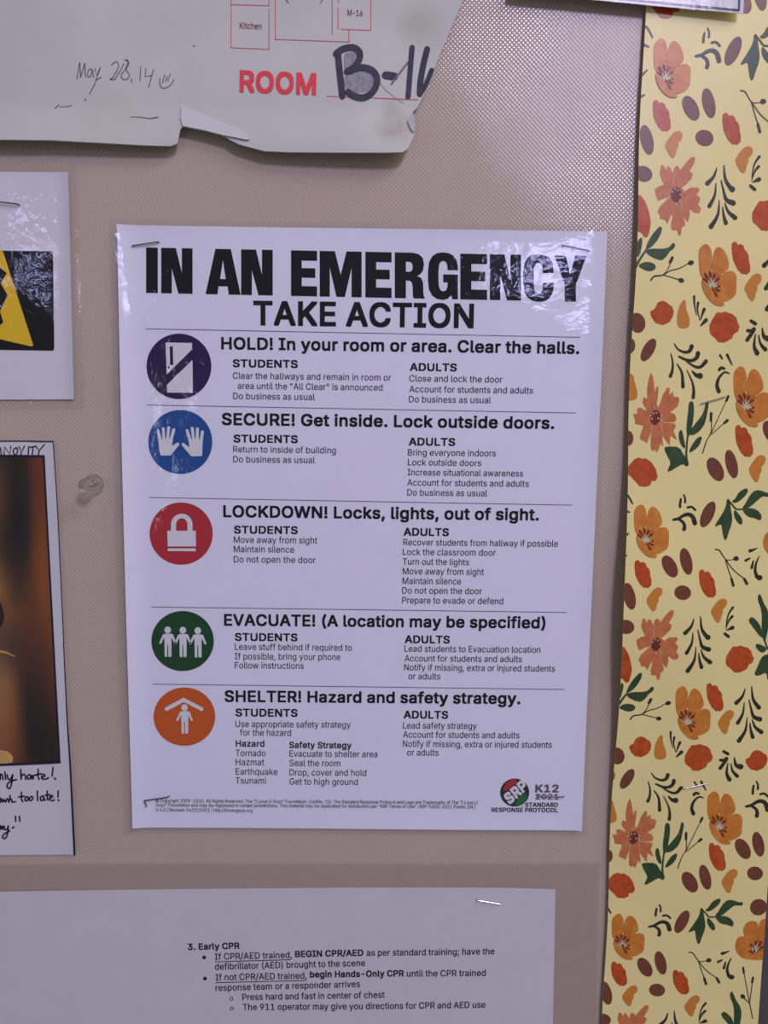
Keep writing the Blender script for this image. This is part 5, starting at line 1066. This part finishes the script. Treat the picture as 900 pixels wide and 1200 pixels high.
# ------------------------------------------------------------------ clear push pin
PP = thing('push_pin', 'clear plastic push pin stuck in the board left of the emergency poster', 'push pin', *at(111, 567), 0)
GLASS = bpy.data.materials.new('clear_plastic'); GLASS.use_nodes = True; nt = GLASS.node_tree; b = nt.nodes['Principled BSDF']
b.inputs['Base Color'].default_value = (0.97, 0.97, 0.98, 1); b.inputs['Roughness'].default_value = 0.04; b.inputs['IOR'].default_value = 1.46; b.inputs['Transmission Weight'].default_value = 1.0
tr = nt.nodes.new('ShaderNodeBsdfTransparent'); mx = nt.nodes.new('ShaderNodeMixShader'); mx.inputs[0].default_value = 0.62
nt.links.new(tr.outputs[0], mx.inputs[1]); nt.links.new(b.outputs[0], mx.inputs[2]); nt.links.new(mx.outputs[0], nt.nodes['Material Output'].inputs['Surface'])
pu, pv = at(111, 567)
def lathe(prof, n=36):
    M = Mesh(); P, F = [], []
    for r_, d_ in prof:
        for i in range(n): a = 2 * math.pi * i / n; P.append((pu + r_ * math.cos(a), pv + r_ * math.sin(a), d_))
    for k in range(len(prof) - 1):
        for i in range(n): j = (i + 1) % n; F.append((k * n + i, k * n + j, (k + 1) * n + j, (k + 1) * n + i))
    F.append(tuple(range(n))[::-1]); F.append(tuple((len(prof) - 1) * n + i for i in range(n)))
    M.add(P, F); return M
prof = [(0.0034, 0.0010), (0.0043, 0.0012), (0.0046, 0.0018), (0.0043, 0.0026), (0.0034, 0.0032), (0.0026, 0.0044), (0.0023, 0.0062), (0.0024, 0.0080), (0.0029, 0.0094), (0.0033, 0.0102), (0.0034, 0.0110), (0.0032, 0.0117), (0.0026, 0.0120)]
build('pin_head', lathe(prof), GLASS, PP, smooth=True)
build('pin_needle', lathe([(0.0005, -0.006), (0.00055, 0.001), (0.00055, 0.0060), (0.0003, 0.0064)], 12), STEEL, PP, smooth=True)

# ------------------------------------------------------------------ staples: each one a thing of its own
def staple_mesh(material, L=0.0124, w=0.00055, leg=0.0020, open_leg=False):
    bm = bmesh.new()
    def bar(a, b, ww, hh):
        a, b = Vector(a), Vector(b); x = (b - a).normalized(); y = Vector((0, 1, 0)) if abs(x.y) < 0.9 else Vector((1, 0, 0)); zv = x.cross(y).normalized(); y = zv.cross(x)
        ring = lambda c: [bm.verts.new(c + y * (hh / 2 * sy_) + zv * (ww / 2 * sz_)) for sy_, sz_ in ((-1, -.6), (-.6, -1), (.6, -1), (1, -.6), (1, .6), (.6, 1), (-.6, 1), (-1, .6))]
        r0, r1 = ring(a), ring(b)
        for i in range(8): bm.faces.new((r0[i], r0[(i + 1) % 8], r1[(i + 1) % 8], r1[i]))
        bm.faces.new(r0[::-1]); bm.faces.new(r1)
    h = L / 2; c = 0.0005
    bar((-h + c, -0.0004, 0), (h - c, -0.0004, 0), w, 0.0004)
    bar((h - c * 1.1, -0.0004, 0), (h, leg * .4, 0), w, 0.0004); bar((h, leg * .3, 0), (h, leg, 0), w, 0.0004)
    if open_leg: bar((-h + c, -0.0004, 0), (-h + 0.0012, -0.0006, -0.0031), w, 0.0004)
    else: bar((-h + c * 1.1, -0.0004, 0), (-h, leg * .4, 0), w, 0.0004); bar((-h, leg * .3, 0), (-h, leg, 0), w, 0.0004)
    bmesh.ops.recalc_face_normals(bm, faces=bm.faces)
    me = bpy.data.meshes.new('staple'); bm.to_mesh(me); bm.free(); me.materials.append(material); return me
ST = staple_mesh(STEEL); SHADED_ST = staple_mesh(SHADED); SHADED_OPEN = staple_mesh(SHADED, open_leg=True)
STAPLES = [((153.5, 288.2), (186.5, 283.6), lambda u, v: pd(u, v) + .0006, 'dark staple in the top left corner of the emergency poster', 0),
 ((659, 287.6), (691.5, 294.4), lambda u, v: pd(u, v) + .0006, 'dark staple in the top right corner of the emergency poster', 0),
 ((167.8, 938.4), (198.4, 933.6), lambda u, v: pd(u, v) + .0006, 'bent staple with one loose leg over the small print of the emergency poster', 1),
 ((629, 932.6), (661.5, 933.6), lambda u, v: pd(u, v) + .0006, 'staple across the grey 2021 in the lower right of the emergency poster', 0),
 ((-10.5, 235.8), (22, 239.6), lambda u, v: hzd(u, v) + .0009, 'staple near the top of the yellow triangle warning sheet', 0),
 ((558.7, 1054.8), (587.6, 1059.3), lambda u, v: cf(u, v) + .0003, 'bright staple in the top right of the Early CPR sheet', 0),
 ((820.6, 473.3), (850.6, 464.6), lambda u, v: fsd(u, v) + .0004, 'shiny staple in the floral strip beside a poppy, upper of the two', 0),
 ((801.6, 924.4), (830.4, 917.4), lambda u, v: fsd(u, v) + .0004, 'shiny staple low in the floral strip, lower of the two', 0),
 ((459, 97.8), (480, 70.2), lambda u, v: tcd(u, v) + .0006, 'slanted staple through the marker letters B-16 on the torn card', 0)]
proto = None
for a, b, df, lab, op in STAPLES:
    A, B = at(*a, df), at(*b, df); ang = math.atan2(B[1] - A[1], B[0] - A[0]); L = math.dist(A, B)
    if proto is None: o = proto = bpy.data.objects.new('staple', ST); COL.objects.link(o)
    else: o = proto.copy(); o.data = ST; COL.objects.link(o)
    if 'floral' not in lab and 'bright' not in lab: o.data = SHADED_OPEN if op else SHADED_ST
    u, v = (A[0] + B[0]) / 2, (A[1] + B[1]) / 2
    o.location = (u, -df(u, v), ZC + v); o.rotation_euler = (0, -ang, 0); o.scale = (L / 0.0124, 1, 1)
    tag(o, lab, 'staple', 'staples')
